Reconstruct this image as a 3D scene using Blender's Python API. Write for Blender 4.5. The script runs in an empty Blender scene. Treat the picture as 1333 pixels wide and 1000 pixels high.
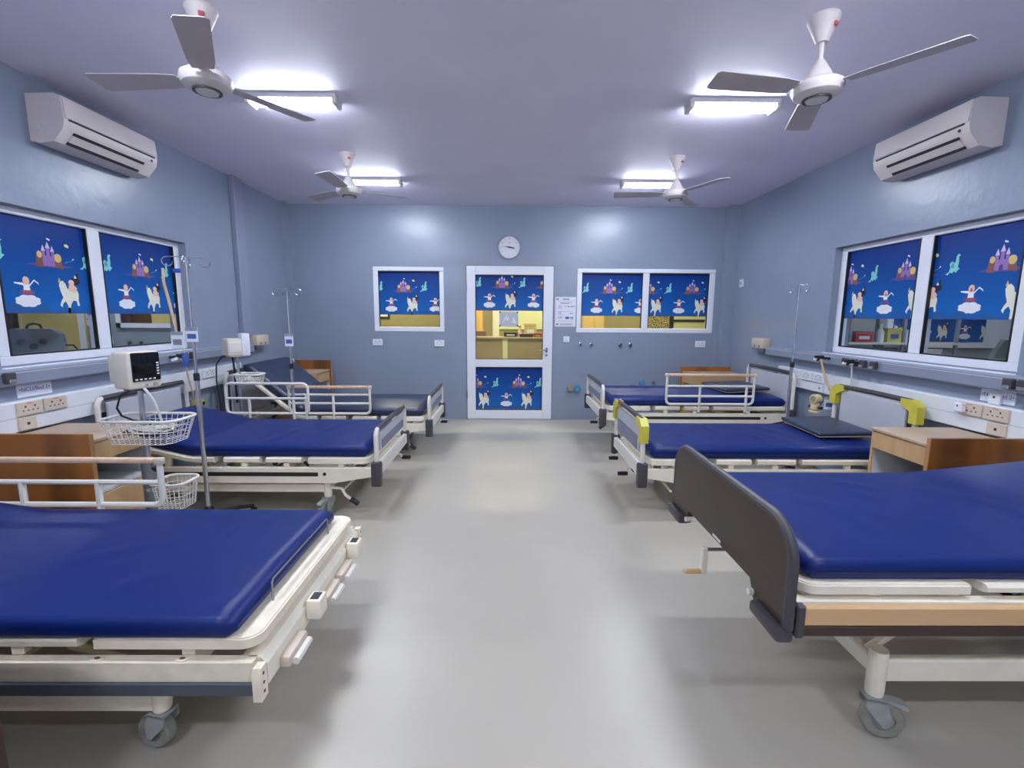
import bpy, bmesh, math, random
from mathutils import Matrix, Vector
random.seed(7)
S = bpy.context.scene
COL = S.collection
R = math.radians
PI = math.pi

# ------------------------------------------------------------------ camera
FPX = 610.0
cam_d = bpy.data.cameras.new('camera')
cam_d.sensor_width = 36.0
cam_d.lens = 36.0 * FPX / 1333.0
cam_d.clip_start = 0.05
cam = bpy.data.objects.new('camera', cam_d)
COL.objects.link(cam)
pitch = math.atan(89 / FPX)
yaw = -math.atan(4.5 / FPX)
cam.matrix_world = (Matrix.Translation((0, 0, 1.41)) @ Matrix.Rotation(yaw, 4, 'Z')
                    @ Matrix.Rotation(PI / 2 - pitch, 4, 'X') @ Matrix.Rotation(R(0.38), 4, 'Z'))
S.camera = cam

# ------------------------------------------------------------------ world, exposure
w = bpy.data.worlds.new('world')
S.world = w
w.use_nodes = True
w.node_tree.nodes['Background'].inputs[0].default_value = (0.55, 0.62, 0.8, 1)
w.node_tree.nodes['Background'].inputs[1].default_value = 0.05
S.view_settings.view_transform = 'Standard'
S.view_settings.look = 'None'
S.view_settings.gamma = 1.0
S.view_settings.use_curve_mapping = False
S.view_settings.exposure = 0.0
LAMP_E = 138.0        # ward ceiling battens
LAMP_C = (0.84, 0.90, 1.0)
SIDE_E = 90.0        # battens added to light the rooms next door
HALL_E = 130.0        # warm battens of the corridor, front row added to light the desk

# ------------------------------------------------------------------ materials
def lin(c):
    out = []
    for v in c:
        v = v / 255.0
        out.append(v / 12.92 if v <= 0.04045 else ((v + 0.055) / 1.055) ** 2.4)
    return (out[0], out[1], out[2], 1.0)

MATS = {}
def mat(name, rgb, rough=0.5, metal=0.0, var=0.0, scale=6.0, bump=0.0, bscale=40.0, spec=0.5,
        coat=0.0, rgb2=None, stretch=None, detail=4.0):
    m = bpy.data.materials.new(name)
    m.use_nodes = True
    nt = m.node_tree
    b = nt.nodes['Principled BSDF']
    b.inputs['Roughness'].default_value = rough
    b.inputs['Metallic'].default_value = metal
    b.inputs['Specular IOR Level'].default_value = spec
    b.inputs['Coat Weight'].default_value = coat
    tc = nt.nodes.new('ShaderNodeTexCoord')
    src = tc.outputs['Object']
    if stretch:
        mp = nt.nodes.new('ShaderNodeMapping')
        mp.inputs['Scale'].default_value = stretch
        nt.links.new(src, mp.inputs['Vector'])
        src = mp.outputs['Vector']
    if var > 0 or rgb2:
        n = nt.nodes.new('ShaderNodeTexNoise')
        n.inputs['Scale'].default_value = scale
        n.inputs['Detail'].default_value = detail
        nt.links.new(src, n.inputs['Vector'])
        r = nt.nodes.new('ShaderNodeValToRGB')
        c = lin(rgb)
        if rgb2:
            r.color_ramp.elements[0].color = c
            r.color_ramp.elements[1].color = lin(rgb2)
            r.color_ramp.elements[0].position = 0.38
            r.color_ramp.elements[1].position = 0.62
        else:
            r.color_ramp.elements[0].color = tuple(max(0, v * (1 - var)) for v in c[:3]) + (1,)
            r.color_ramp.elements[1].color = tuple(min(1, v * (1 + var)) for v in c[:3]) + (1,)
            r.color_ramp.elements[0].position = 0.3
            r.color_ramp.elements[1].position = 0.7
        nt.links.new(n.outputs['Fac'], r.inputs['Fac'])
        nt.links.new(r.outputs['Color'], b.inputs['Base Color'])
    else:
        b.inputs['Base Color'].default_value = lin(rgb)
    if bump > 0:
        n2 = nt.nodes.new('ShaderNodeTexNoise')
        n2.inputs['Scale'].default_value = bscale
        n2.inputs['Detail'].default_value = 3.0
        nt.links.new(src, n2.inputs['Vector'])
        bp = nt.nodes.new('ShaderNodeBump')
        bp.inputs['Strength'].default_value = bump
        bp.inputs['Distance'].default_value = 0.01
        nt.links.new(n2.outputs['Fac'], bp.inputs['Height'])
        nt.links.new(bp.outputs['Normal'], b.inputs['Normal'])
    MATS[name] = m
    return m

def emis(name, rgb, strength):
    m = bpy.data.materials.new(name)
    m.use_nodes = True
    nt = m.node_tree
    nt.nodes.remove(nt.nodes['Principled BSDF'])
    e = nt.nodes.new('ShaderNodeEmission')
    e.inputs[0].default_value = tuple(rgb) + (1,)
    e.inputs[1].default_value = strength
    nt.links.new(e.outputs[0], nt.nodes['Material Output'].inputs[0])
    MATS[name] = m
    return m

def glass(name, tint=(0.92, 0.95, 0.97), refl=0.06):
    m = bpy.data.materials.new(name)
    m.use_nodes = True
    nt = m.node_tree
    nt.nodes.remove(nt.nodes['Principled BSDF'])
    t = nt.nodes.new('ShaderNodeBsdfTransparent')
    t.inputs[0].default_value = tint + (1,)
    g = nt.nodes.new('ShaderNodeBsdfGlossy')
    g.inputs['Roughness'].default_value = 0.03
    lw = nt.nodes.new('ShaderNodeLayerWeight')
    pw = nt.nodes.new('ShaderNodeMath'); pw.operation = 'POWER'; pw.inputs[1].default_value = 5.0
    ma = nt.nodes.new('ShaderNodeMath'); ma.operation = 'MULTIPLY_ADD'
    ma.inputs[1].default_value = 0.7; ma.inputs[2].default_value = 0.025
    mx = nt.nodes.new('ShaderNodeMixShader')
    nt.links.new(lw.outputs['Facing'], pw.inputs[0])
    nt.links.new(pw.outputs[0], ma.inputs[0])
    nt.links.new(ma.outputs[0], mx.inputs[0])
    nt.links.new(t.outputs[0], mx.inputs[1])
    nt.links.new(g.outputs[0], mx.inputs[2])
    nt.links.new(mx.outputs[0], nt.nodes['Material Output'].inputs[0])
    MATS[name] = m
    return m

mat('wall', (138, 148, 168), 0.30, var=0.03, scale=2.5, bump=0.22, bscale=13)
mat('ceiling', (228, 224, 243), 0.6, var=0.03, scale=2)
mat('floor', (179, 173, 161), 0.33, var=0.07, scale=1.1, bump=0.03, bscale=5, detail=6)
mat('white_paint', (226, 226, 232), 0.35, var=0.02)
mat('pvc', (228, 230, 240), 0.3, var=0.015)
mat('trunk_white', (222, 226, 232), 0.35, var=0.02)
mat('rail_grey', (150, 158, 178), 0.35, metal=0.25, var=0.02)
mat('pipe_grey', (150, 156, 178), 0.35, metal=0.2)
mat('cream', (240, 232, 214), 0.38, var=0.05, scale=9)
mat('cream_worn', (238, 228, 206), 0.42, var=0.09, scale=14)
mat('rail_white', (226, 222, 214), 0.35, var=0.03)
mat('blue_vinyl', (6, 34, 102), 0.40, spec=0.32, var=0.05, scale=4, bump=0.12, bscale=7)
mat('navy_vinyl', (38, 48, 74), 0.34, var=0.06, scale=4, bump=0.1, bscale=7)
mat('pillow_vinyl', (50, 60, 84), 0.38, var=0.08, scale=7)
mat('foam', (200, 178, 150), 0.8, var=0.1)
mat('seam', (16, 24, 56), 0.6)
mat('dark_plastic', (70, 66, 72), 0.45, var=0.05)
mat('black_plastic', (30, 31, 36), 0.45)
mat('board_grey', (186, 190, 200), 0.4, var=0.04)
mat('board_dark', (120, 126, 146), 0.4, var=0.08, scale=5)
mat('slot', (40, 38, 38), 0.6)
mat('bumper', (74, 82, 92), 0.5, var=0.06)
mat('castor_grey', (158, 160, 160), 0.45, var=0.1, scale=30)
mat('rubber', (146, 144, 136), 0.6, var=0.12, scale=30)
mat('steel', (198, 202, 212), 0.22, metal=0.9)
mat('steel_dull', (150, 152, 160), 0.35, metal=0.8)
mat('wood_light', (196, 160, 116), 0.42, var=0.08, scale=4, stretch=(1, 8, 1))
mat('wood_top', (182, 158, 134), 0.4, var=0.06, scale=4, stretch=(1, 7, 1))
mat('wood_edge', (170, 126, 82), 0.45, var=0.08)
mat('wood_peach', (216, 176, 128), 0.42, var=0.05, scale=3, stretch=(1, 6, 6))
mat('wood_brown', (104, 62, 30), 0.25, rgb2=(158, 98, 42), scale=2.2, stretch=(2.2, 1, 0.12), coat=0.3, detail=1)  # broad upright bands paint blurred reflections of the glossy laminate into the colour
mat('wood_dark', (54, 37, 32), 0.36, var=0.12, scale=5, stretch=(1, 1, 14))
mat('maroon', (66, 44, 42), 0.4, var=0.1)
mat('peach_strip', (218, 186, 158), 0.5, var=0.1, scale=12, stretch=(3, 1, 1))
mat('shelf_grey', (196, 200, 204), 0.45)
mat('yellow', (206, 196, 74), 0.45, var=0.08, scale=12)
mat('fan_white', (216, 208, 208), 0.4, var=0.05, scale=9)
mat('fan_blade', (186, 176, 180), 0.45, var=0.08, scale=7)
mat('ac_body', (214, 204, 204), 0.42, var=0.03)
mat('ac_gap', (44, 42, 50), 0.6)
mat('silver', (226, 228, 236), 0.15, metal=0.9)
mat('red_print', (190, 90, 100), 0.5)
mat('beige_plastic', (206, 192, 176), 0.5, var=0.04)
mat('monitor_body', (222, 214, 200), 0.45, var=0.02)
mat('screen', (14, 16, 22), 0.12)
mat('button', (214, 214, 220), 0.5)
mat('paper', (220, 222, 234), 0.6)
mat('paper_ink', (120, 124, 150), 0.7)
mat('paper_blue', (64, 94, 160), 0.6)
mat('ink_dark', (40, 44, 60), 0.6)
mat('clock_face', (222, 224, 234), 0.4)
mat('chrome', (190, 194, 204), 0.15, metal=1.0)
mat('valve_blue', (64, 138, 178), 0.4)
mat('valve_tan', (150, 140, 120), 0.5)
mat('blue_clip', (44, 84, 170), 0.4)
mat('strap', (206, 172, 128), 0.5, var=0.06)
mat('tube_clear', (206, 206, 200), 0.3)
mat('cable_black', (24, 24, 34), 0.5)
mat('bottle_clear', (176, 206, 228), 0.15)
mat('regulator', (216, 200, 156), 0.4, var=0.06)
mat('hall_wall', (154, 146, 98), 0.6, var=0.03)
mat('hall_desk', (158, 142, 100), 0.5, var=0.05)
mat('hall_yellow', (226, 184, 92), 0.5, var=0.05)
mat('hall_pale', (214, 216, 160), 0.5)
mat('hall_white', (226, 228, 206), 0.5)
mat('hall_dark', (38, 38, 46), 0.5)
mat('hall_red', (150, 54, 48), 0.5)
mat('carton', (206, 178, 116), 0.6, var=0.06)
mat('board_specks', (56, 52, 40), 0.6, rgb2=(196, 180, 120), scale=38, detail=2)
mat('teal_glass', (96, 124, 130), 0.3)
mat('room_wall', (146, 156, 166), 0.5, var=0.02)
mat('room_yellow', (206, 186, 120), 0.6, var=0.04)
mat('room_door', (58, 38, 32), 0.5)
mat('device_grey', (112, 122, 130), 0.45, var=0.08, scale=12)
mat('device_dark', (66, 74, 86), 0.5)
mat('box_green', (116, 128, 118), 0.6, var=0.05)
mat('box_red', (170, 50, 62), 0.5)
mat('box_white', (214, 218, 226), 0.5)
mat('box_yellow', (208, 200, 110), 0.5)
mat('box_brown', (120, 82, 70), 0.6)
mat('hill', (72, 78, 94), 0.6)
emis('lamp', LAMP_C, LAMP_E)
emis('lamp_side', (0.86, 0.92, 1.0), SIDE_E)
emis('lamp_hall', (1.0, 0.90, 0.62), HALL_E)
glass('glass')

# printed window film colours
FC = {
 'lilac': (150, 112, 176), 'roof': (206, 190, 222), 'arch': (70, 66, 134), 'teal': (128, 206, 200), 'teal_dk': (74, 150, 170),
 'cloud': (226, 228, 236), 'cream': (226, 226, 206), 'skin': (232, 190, 170), 'hair': (34, 26, 36), 'brown': (130, 82, 74),
 'gold': (214, 186, 116), 'red': (170, 80, 96), 'violet': (92, 80, 140), 'navy': (28, 44, 104), 'white': (236, 238, 240),
 'wave': (26, 84, 152), 'wave2': (52, 118, 182), 'yel': (228, 222, 150)}
for k, v in FC.items():
    mat('print_' + k, v, 0.45)
def film_mat():
    m = mat('film', (30, 80, 160), 0.4, spec=0.25)
    nt = m.node_tree
    b = nt.nodes['Principled BSDF']
    tc = nt.nodes.new('ShaderNodeTexCoord')
    sp = nt.nodes.new('ShaderNodeSeparateXYZ')
    r = nt.nodes.new('ShaderNodeValToRGB')
    r.color_ramp.elements[0].color = lin((20, 100, 178))
    r.color_ramp.elements[1].color = lin((6, 44, 122))
    nt.links.new(tc.outputs['Generated'], sp.inputs[0])
    nt.links.new(sp.outputs['Z'], r.inputs[0])
    nt.links.new(r.outputs[0], b.inputs['Base Color'])
film_mat()

# ------------------------------------------------------------------ mesh helpers
class MB:
    def __init__(self):
        self.v = []; self.f = []; self.mi = []; self.cur = 0
    def _add(self, vs, fs):
        o = len(self.v)
        self.v += [tuple(p) for p in vs]
        for f in fs:
            self.f.append(tuple(i + o for i in f)); self.mi.append(self.cur)
        return self
    def box(self, x0, x1, y0, y1, z0, z1):
        vs = [(x, y, z) for z in (z0, z1) for y in (y0, y1) for x in (x0, x1)]
        return self._add(vs, [(0, 2, 3, 1), (4, 5, 7, 6), (0, 1, 5, 4), (2, 6, 7, 3), (0, 4, 6, 2), (1, 3, 7, 5)])
    def rbox(self, x0, x1, y0, y1, z0, z1, r=0.01, seg=2, M=None):
        bm = bmesh.new()
        bmesh.ops.create_cube(bm, size=1.0)
        for v in bm.verts:
            v.co = ((x0 + x1) / 2 + v.co.x * (x1 - x0), (y0 + y1) / 2 + v.co.y * (y1 - y0), (z0 + z1) / 2 + v.co.z * (z1 - z0))
        r = min(r, 0.49 * min(abs(x1 - x0), abs(y1 - y0), abs(z1 - z0)))
        bmesh.ops.bevel(bm, geom=list(bm.edges), offset=r, segments=seg, profile=0.5, affect='EDGES', clamp_overlap=True)
        if M is not None:
            bmesh.ops.transform(bm, matrix=M, verts=list(bm.verts))
        bm.verts.index_update()
        self._add([v.co[:] for v in bm.verts], [[v.index for v in f.verts] for f in bm.faces])
        bm.free()
        return self
    def tube(self, pts, r, n=8, closed=False, cap=True):
        pts = [Vector(p) for p in pts]
        k = len(pts)
        rs = r if isinstance(r, (list, tuple)) else [r] * k
        vs = []
        prev = None
        for i in range(k):
            if closed:
                t = pts[(i + 1) % k] - pts[i - 1]
            else:
                t = pts[min(i + 1, k - 1)] - pts[max(i - 1, 0)]
            if t.length < 1e-9: t = Vector((0, 0, 1))
            t.normalize()
            if prev is None:
                a = Vector((0, 0, 1)) if abs(t.z) < 0.9 else Vector((1, 0, 0))
                u = t.cross(a).normalized()
            else:
                u = (prev - t * prev.dot(t))
                if u.length < 1e-6:
                    u = t.cross(Vector((0, 0, 1)))
                u.normalize()
            prev = u
            q = t.cross(u)
            for j in range(n):
                a = 2 * PI * j / n
                vs.append(pts[i] + (u * math.cos(a) + q * math.sin(a)) * rs[i])
        fs = []
        for i in range(k if closed else k - 1):
            a = i * n; b = ((i + 1) % k) * n
            for j in range(n):
                fs.append((a + j, a + (j + 1) % n, b + (j + 1) % n, b + j))
        if cap and not closed:
            fs.append(tuple(range(n - 1, -1, -1)))
            fs.append(tuple(range((k - 1) * n, k * n)))
        return self._add(vs, fs)
    def lathe(self, prof, c=(0, 0, 0), n=24, axis='z'):
        vs = []
        for (r, z) in prof:
            for j in range(n):
                a = 2 * PI * j / n
                p = (r * math.cos(a), r * math.sin(a), z)
                if axis == 'x': p = (p[2], p[0], p[1])
                elif axis == 'y': p = (p[1], p[2], p[0])
                vs.append((c[0] + p[0], c[1] + p[1], c[2] + p[2]))
        fs = []
        for i in range(len(prof) - 1):
            for j in range(n):
                fs.append((i * n + j, i * n + (j + 1) % n, (i + 1) * n + (j + 1) % n, (i + 1) * n + j))
        if prof[0][0] > 1e-6: fs.append(tuple(range(n - 1, -1, -1)))
        if prof[-1][0] > 1e-6: fs.append(tuple(range((len(prof) - 1) * n, len(prof) * n)))
        return self._add(vs, fs)
    def prism(self, poly, d0, d1, axis='x'):
        # poly in the two remaining axes, in xyz order
        def P(a, b, d):
            return {'x': (d, a, b), 'y': (a, d, b), 'z': (a, b, d)}[axis]
        n = len(poly)
        vs = [P(a, b, d0) for a, b in poly] + [P(a, b, d1) for a, b in poly]
        fs = [tuple(range(n - 1, -1, -1)), tuple(range(n, 2 * n))]
        for i in range(n):
            j = (i + 1) % n
            fs.append((i, j, n + j, n + i))
        return self._add(vs, fs)
    def sweep(self, frames, sec):
        # frames: (origin, side, normal); sec: list of (a, b) or per-frame list
        n = None
        vs = []
        for i, (o, sd, nm) in enumerate(frames):
            s = sec(i) if callable(sec) else sec
            n = len(s)
            for a, b in s:
                vs.append(o + sd * a + nm * b)
        fs = []
        for i in range(len(frames) - 1):
            for j in range(n):
                fs.append((i * n + j, i * n + (j + 1) % n, (i + 1) * n + (j + 1) % n, (i + 1) * n + j))
        fs.append(tuple(range(n - 1, -1, -1)))
        fs.append(tuple(range((len(frames) - 1) * n, len(frames) * n)))
        return self._add(vs, fs)
    def poly(self, pts):
        return self._add(pts, [tuple(range(len(pts)))])
    def xf(self, M, start=0):
        for i in range(start, len(self.v)):
            self.v[i] = tuple(M @ Vector(self.v[i]))
        return self
    def mesh(self, name, mats, smooth=True, ang=35):
        me = bpy.data.meshes.new(name)
        me.from_pydata(self.v, [], self.f)
        if isinstance(mats, str): mats = [mats]
        for m in mats: me.materials.append(MATS[m])
        if len(mats) > 1:
            me.polygons.foreach_set('material_index', self.mi)
        bm = bmesh.new(); bm.from_mesh(me)
        bmesh.ops.recalc_face_normals(bm, faces=bm.faces)
        bm.to_mesh(me); bm.free()
        if smooth:
            me.shade_smooth()
            me.set_sharp_from_angle(angle=R(ang))
        me.update()
        return me
    def build(self, name, mats, parent=None, loc=None, rotz=0, smooth=True, ang=35):
        o = bpy.data.objects.new(name, self.mesh(name, mats, smooth, ang))
        COL.objects.link(o)
        if parent is not None: o.parent = parent
        if loc is not None: o.location = loc
        if rotz: o.rotation_euler = (0, 0, rotz)
        return o

def tag(o, label, cat, group=None):
    o['label'] = label; o['category'] = cat
    if group: o['group'] = group
    return o
def thing(name, label, cat, loc=(0, 0, 0), rotz=0, group=None):
    o = bpy.data.objects.new(name, None); COL.objects.link(o)
    o.empty_display_size = 0.1
    o.location = loc; o.rotation_euler = (0, 0, rotz)
    return tag(o, label, cat, group)
def struct(o):
    o['kind'] = 'structure'; return o
def sroot(name, loc=(0, 0, 0)):
    o = bpy.data.objects.new(name, None); COL.objects.link(o); o.location = loc
    return struct(o)
def copy_tree(o, parent=None):
    c = o.copy(); COL.objects.link(c)
    if parent is not None: c.parent = parent
    for ch in o.children: copy_tree(ch, c)
    return c
def arc(cx, cy, r, a0, a1, n=6):
    return [(cx + r * math.cos(R(a0 + (a1 - a0) * i / n)), cy + r * math.sin(R(a0 + (a1 - a0) * i / n))) for i in range(n + 1)]
def text_mesh(name, s, size, material, parent, M):
    cu = bpy.data.curves.new(name, 'FONT')
    cu.body = s; cu.size = size; cu.align_x = 'CENTER'; cu.align_y = 'CENTER'
    cu.extrude = 0.0004
    t = bpy.data.objects.new(name, cu); COL.objects.link(t)
    dg = bpy.context.evaluated_depsgraph_get()
    me = bpy.data.meshes.new_from_object(t.evaluated_get(dg))
    bpy.data.objects.remove(t); bpy.data.curves.remove(cu)
    me.transform(M)
    me.materials.clear(); me.materials.append(MATS[material])
    o = bpy.data.objects.new(name, me); COL.objects.link(o)
    if parent is not None: o.parent = parent
    return o

# ------------------------------------------------------------------ room shell
XL, XR, YB, YF, ZC = -2.875, 2.925, 6.30, -1.80, 2.809
TW = 0.20
def boxes(lst):
    m = MB()
    for b in lst: m.box(*b)
    return m
struct(boxes([(XL - TW, XR + TW, YF - TW, YB + 0.05, -0.12, 0)]).build('floor', 'floor', smooth=False))
struct(boxes([(XL - TW, XR + TW, YF - TW, YB + 0.15, ZC, ZC + 0.12)]).build('ceiling', 'ceiling', smooth=False))
struct(boxes([(XL, XR, YF - TW, YF, 0, ZC)]).build('wall_front', 'white_paint', smooth=False))  # unseen wall behind the camera, made white to bounce fill under the beds
# window opening on both long walls
WY0, WY1, WZ0, WZ1 = 2.66, 4.31, 1.095, 2.03
def side_wall(name, a, b):
    return struct(boxes([(a, b, YF - TW, YB + 0.15, 0, WZ0), (a, b, YF - TW, YB + 0.15, WZ1, ZC),
                         (a, b, YF - TW, WY0, WZ0, WZ1), (a, b, WY1, YB + 0.15, WZ0, WZ1)]).build(name, 'wall', smooth=False))
side_wall('wall_left', XL - TW, XL)
side_wall('wall_right', XR, XR + TW)
# back wall, three openings
DX0, DX1, DZ = -0.567, 0.590, 2.06
LW = (-1.788, -0.860, 1.19, 2.034)
RW = (0.899, 2.720, 1.19, 2.028)
y0, y1 = YB, YB + 0.15
struct(boxes([(XL, XR, y0, y1, DZ, ZC), (XL, LW[0], y0, y1, 0, DZ), (LW[1], DX0, y0, y1, 0, DZ),
              (LW[0], LW[1], y0, y1, 0, LW[2]), (LW[0], LW[1], y0, y1, LW[3], DZ),
              (DX1, RW[0], y0, y1, 0, DZ), (RW[1], XR, y0, y1, 0, DZ),
              (RW[0], RW[1], y0, y1, 0, RW[2]), (RW[0], RW[1], y0, y1, RW[3], DZ)]).build('wall_back', 'wall', smooth=False))
struct(boxes([(XL, -2.825, 6.15, YB, 0, ZC)]).build('trim_1', 'wall', smooth=False))
struct(boxes([(2.800, XR, 6.15, YB, 0, ZC)]).build('trim_2', 'wall', smooth=False))

# ------------------------------------------------------------------ printed film
PER = 0.585
def ell(cx, cy, rx, ry, n=14):
    return [(cx + rx * math.cos(2 * PI * i / n), cy + ry * math.sin(2 * PI * i / n)) for i in range(n)]
def cloudp(cx, cy, w_, h_):
    pts = []
    n = 40
    for i in range(n):
        a = 2 * PI * i / n
        k = 1 + 0.13 * abs(math.sin(a * 4.0)) - 0.06
        pts.append((cx + w_ * k * math.cos(a), cy + h_ * k * math.sin(a)))
    return pts
def rect(x, y, w_, h_): return [(x, y), (x + w_, y), (x + w_, y + h_), (x, y + h_)]
def motif_castle(x):
    L = []
    L.append(('violet', [(x - .15, .30), (x - .05, .295), (x + .08, .292), (x + .17, .31), (x + .05, .315), (x - .07, .318)]))
    L.append(('brown', [(x - .085, .29), (x - .035, .29), (x - .04, .345), (x - .052, .375), (x - .08, .36)]))
    L.append(('gold', ell(x - .058, .368, .017, .022)))
    L.append(('brown', [(x + .03, .30), (x + .095, .285), (x + .085, .345), (x + .045, .345)]))
    L.append(('gold', ell(x + .062, .357, .026, .028)))
    L.append(('lilac', [(x - .04, .30), (x - .04, .395), (x - .022, .395), (x - .022, .365), (x - .011, .365), (x - .011, .415), (x + .011, .415),
                        (x + .011, .365), (x + .022, .365), (x + .022, .395), (x + .04, .395), (x + .04, .30)]))
    L.append(('roof', [(x - .045, .392), (x - .031, .432), (x - .017, .392)]))
    L.append(('roof', [(x - .016, .412), (x, .455), (x + .016, .412)]))
    L.append(('roof', [(x + .017, .392), (x + .031, .432), (x + .045, .392)]))
    L.append(('arch', [(x - .012, .30), (x - .012, .325), (x, .338), (x + .012, .325), (x + .012, .30)]))
    L.append(('cloud', [(x + .0, .468), (x + .022, .46), (x + .024, .47), (x + .004, .478)]))
    return L
def motif_dragon(x):
    return [('teal', [(x - .055, .305), (x - .03, .318), (x - .022, .345), (x - .03, .375), (x - .012, .39), (x + .004, .375), (x + .012, .385),
                      (x + .014, .42), (x + .026, .435), (x + .044, .425), (x + .032, .415), (x + .036, .38), (x + .032, .345), (x + .048, .338),
                      (x + .034, .325), (x + .022, .31), (x + .01, .322), (x - .004, .308), (x - .02, .315), (x - .034, .298)]),
            ('teal_dk', [(x - .02, .35), (x - .008, .382), (x + .006, .36), (x + .002, .34)])]
def motif_cloud(x):
    L = [('cloud', cloudp(x, .075, .076, .036)),
         ('violet', [(x - .045, .115), (x + .045, .112), (x + .05, .13), (x + .02, .15), (x - .02, .15), (x - .05, .132)]),
         ('red', [(x - .03, .12), (x + .03, .12), (x + .022, .14), (x - .022, .14)]),
         ('white', [(x - .02, .14), (x + .02, .14), (x + .018, .178), (x - .018, .178)]),
         ('white', [(x - .018, .168), (x - .072, .178), (x - .072, .186), (x - .018, .184)]),
         ('white', [(x + .018, .175), (x + .05, .208), (x + .075, .19), (x + .079, .175), (x + .07, .185), (x + .05, .198), (x + .02, .165)]),
         ('skin', ell(x, .198, .021, .026)), ('red', ell(x, .19, .008, .012, 8))]
    return L
def motif_rider(x):
    return [('cream', [(x - .075, .055), (x - .062, .085), (x - .048, .105), (x - .062, .15), (x - .068, .185), (x - .058, .205), (x - .04, .215),
                       (x - .02, .195), (x - .012, .165), (x + .03, .15), (x + .06, .155), (x + .068, .13), (x + .062, .09), (x + .068, .055),
                       (x + .052, .05), (x + .046, .085), (x + .02, .085), (x + .002, .055), (x - .008, 0.002), (x - .022, .002), (x - .02, .055),
                       (x - .035, .08), (x - .055, .062), (x - .062, .038)]),
            ('skin', [(x - .005, .15), (x + .045, .14), (x + .062, .17), (x + .035, .195), (x + .002, .19)]),
            ('hair', [(x + .0, .205), (x + .03, .238), (x + .055, .23), (x + .06, .265), (x + .082, .272), (x + .074, .24), (x + .092, .222),
                      (x + .08, .198), (x + .055, .19), (x + .03, .195), (x + .008, .185)]),
            ('skin', ell(x + .022, .205, .021, .019)), ('gold', [(x - .072, .2), (x - .062, .235), (x - .05, .205)]),
            ('white', [(x + .045, .235), (x + .055, .258), (x + .066, .236)])]
def motif_small(x):
    return [('yel', [(x + .12, .438), (x + .146, .43), (x + .15, .445), (x + .136, .456), (x + .118, .452)]),
            ('navy', [(x + .075, .47), (x + .1, .478), (x + .105, .49), (x + .085, .492)]),
            ('wave2', [(x + .1, .325), (x + .16, .345), (x + .17, .352), (x + .12, .342)]),
            ('white', [(x + .16, .352), (x + .178, .36), (x + .172, .368)])]
def clip(poly, x0, x1, y0, y1):
    def cl(p, inside, inter):
        out = []
        for i in range(len(p)):
            a, b = p[i - 1], p[i]
            ia, ib = inside(a), inside(b)
            if ib:
                if not ia: out.append(inter(a, b))
                out.append(b)
            elif ia: out.append(inter(a, b))
        return out
    def ix(c): return lambda a, b: (c, a[1] + (b[1] - a[1]) * (c - a[0]) / (b[0] - a[0]))
    def iy(c): return lambda a, b: (a[0] + (b[0] - a[0]) * (c - a[1]) / (b[1] - a[1]), c)
    for ins, it in ((lambda p: p[0] >= x0, ix(x0)), (lambda p: p[0] <= x1, ix(x1)), (lambda p: p[1] >= y0, iy(y0)), (lambda p: p[1] <= y1, iy(y1))):
        if len(poly) < 3: return []
        poly = cl(poly, ins, it)
    return poly if len(poly) >= 3 else []
PK = list(FC.keys())
def film(parent, org, ud, nrm, width, height, castle_s, hs=1.0):
    """film sheet: org = lower-left corner as seen from the room, ud = direction to the viewer's right, nrm = towards the room"""
    org = Vector(org); ud = Vector(ud); nrm = Vector(nrm); up = Vector((0, 0, 1))
    m = MB()
    m._add([org, org + ud * width, org + ud * width + up * height, org + up * height], [(0, 1, 2, 3)])
    o2 = org - nrm * 0.0015
    m._add([o2, o2 + ud * width, o2 + ud * width + up * height, o2 + up * height], [(3, 2, 1, 0)])
    f = m.build('film', 'film', parent, smooth=False)
    shapes = []
    wav = [(-1, 0)] + [(-1 + i * .03, .035 + .018 * math.sin(i * 1.1) + .01 * math.sin(i * .37)) for i in range(110)] + [(2.3, 0)]
    shapes.append(('wave', wav))
    k0 = int((0 - castle_s) / PER) - 2
    for k in range(k0, k0 + 8):
        x = castle_s + k * PER
        shapes += motif_castle(x) + motif_dragon(x + .27) + motif_cloud(x - .165) + motif_rider(x + .115) + motif_small(x)
    p = MB()
    used = []
    lay = 0
    for c, poly in shapes:
        q = clip(poly, 0.003, width - .003, 0.001, height - .003)
        if not q: continue
        if c not in used: used.append(c)
        lay += 1
        p.cur = used.index(c)
        off = 0.0006 + (lay % 12) * 0.00012
        p.poly([org + ud * a + up * b + nrm * off for a, b in q])
    p.build('film_print', ['print_' + c for c in used], f, smooth=False)
    return f

def pane(parent, p0, p1, axis, name='pane'):
    m = MB()
    m.box(min(p0[0], p1[0]), max(p0[0], p1[0]), min(p0[1], p1[1]), max(p0[1], p1[1]), min(p0[2], p1[2]), max(p0[2], p1[2]))
    return m.build(name, 'glass', parent, smooth=False)

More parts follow.
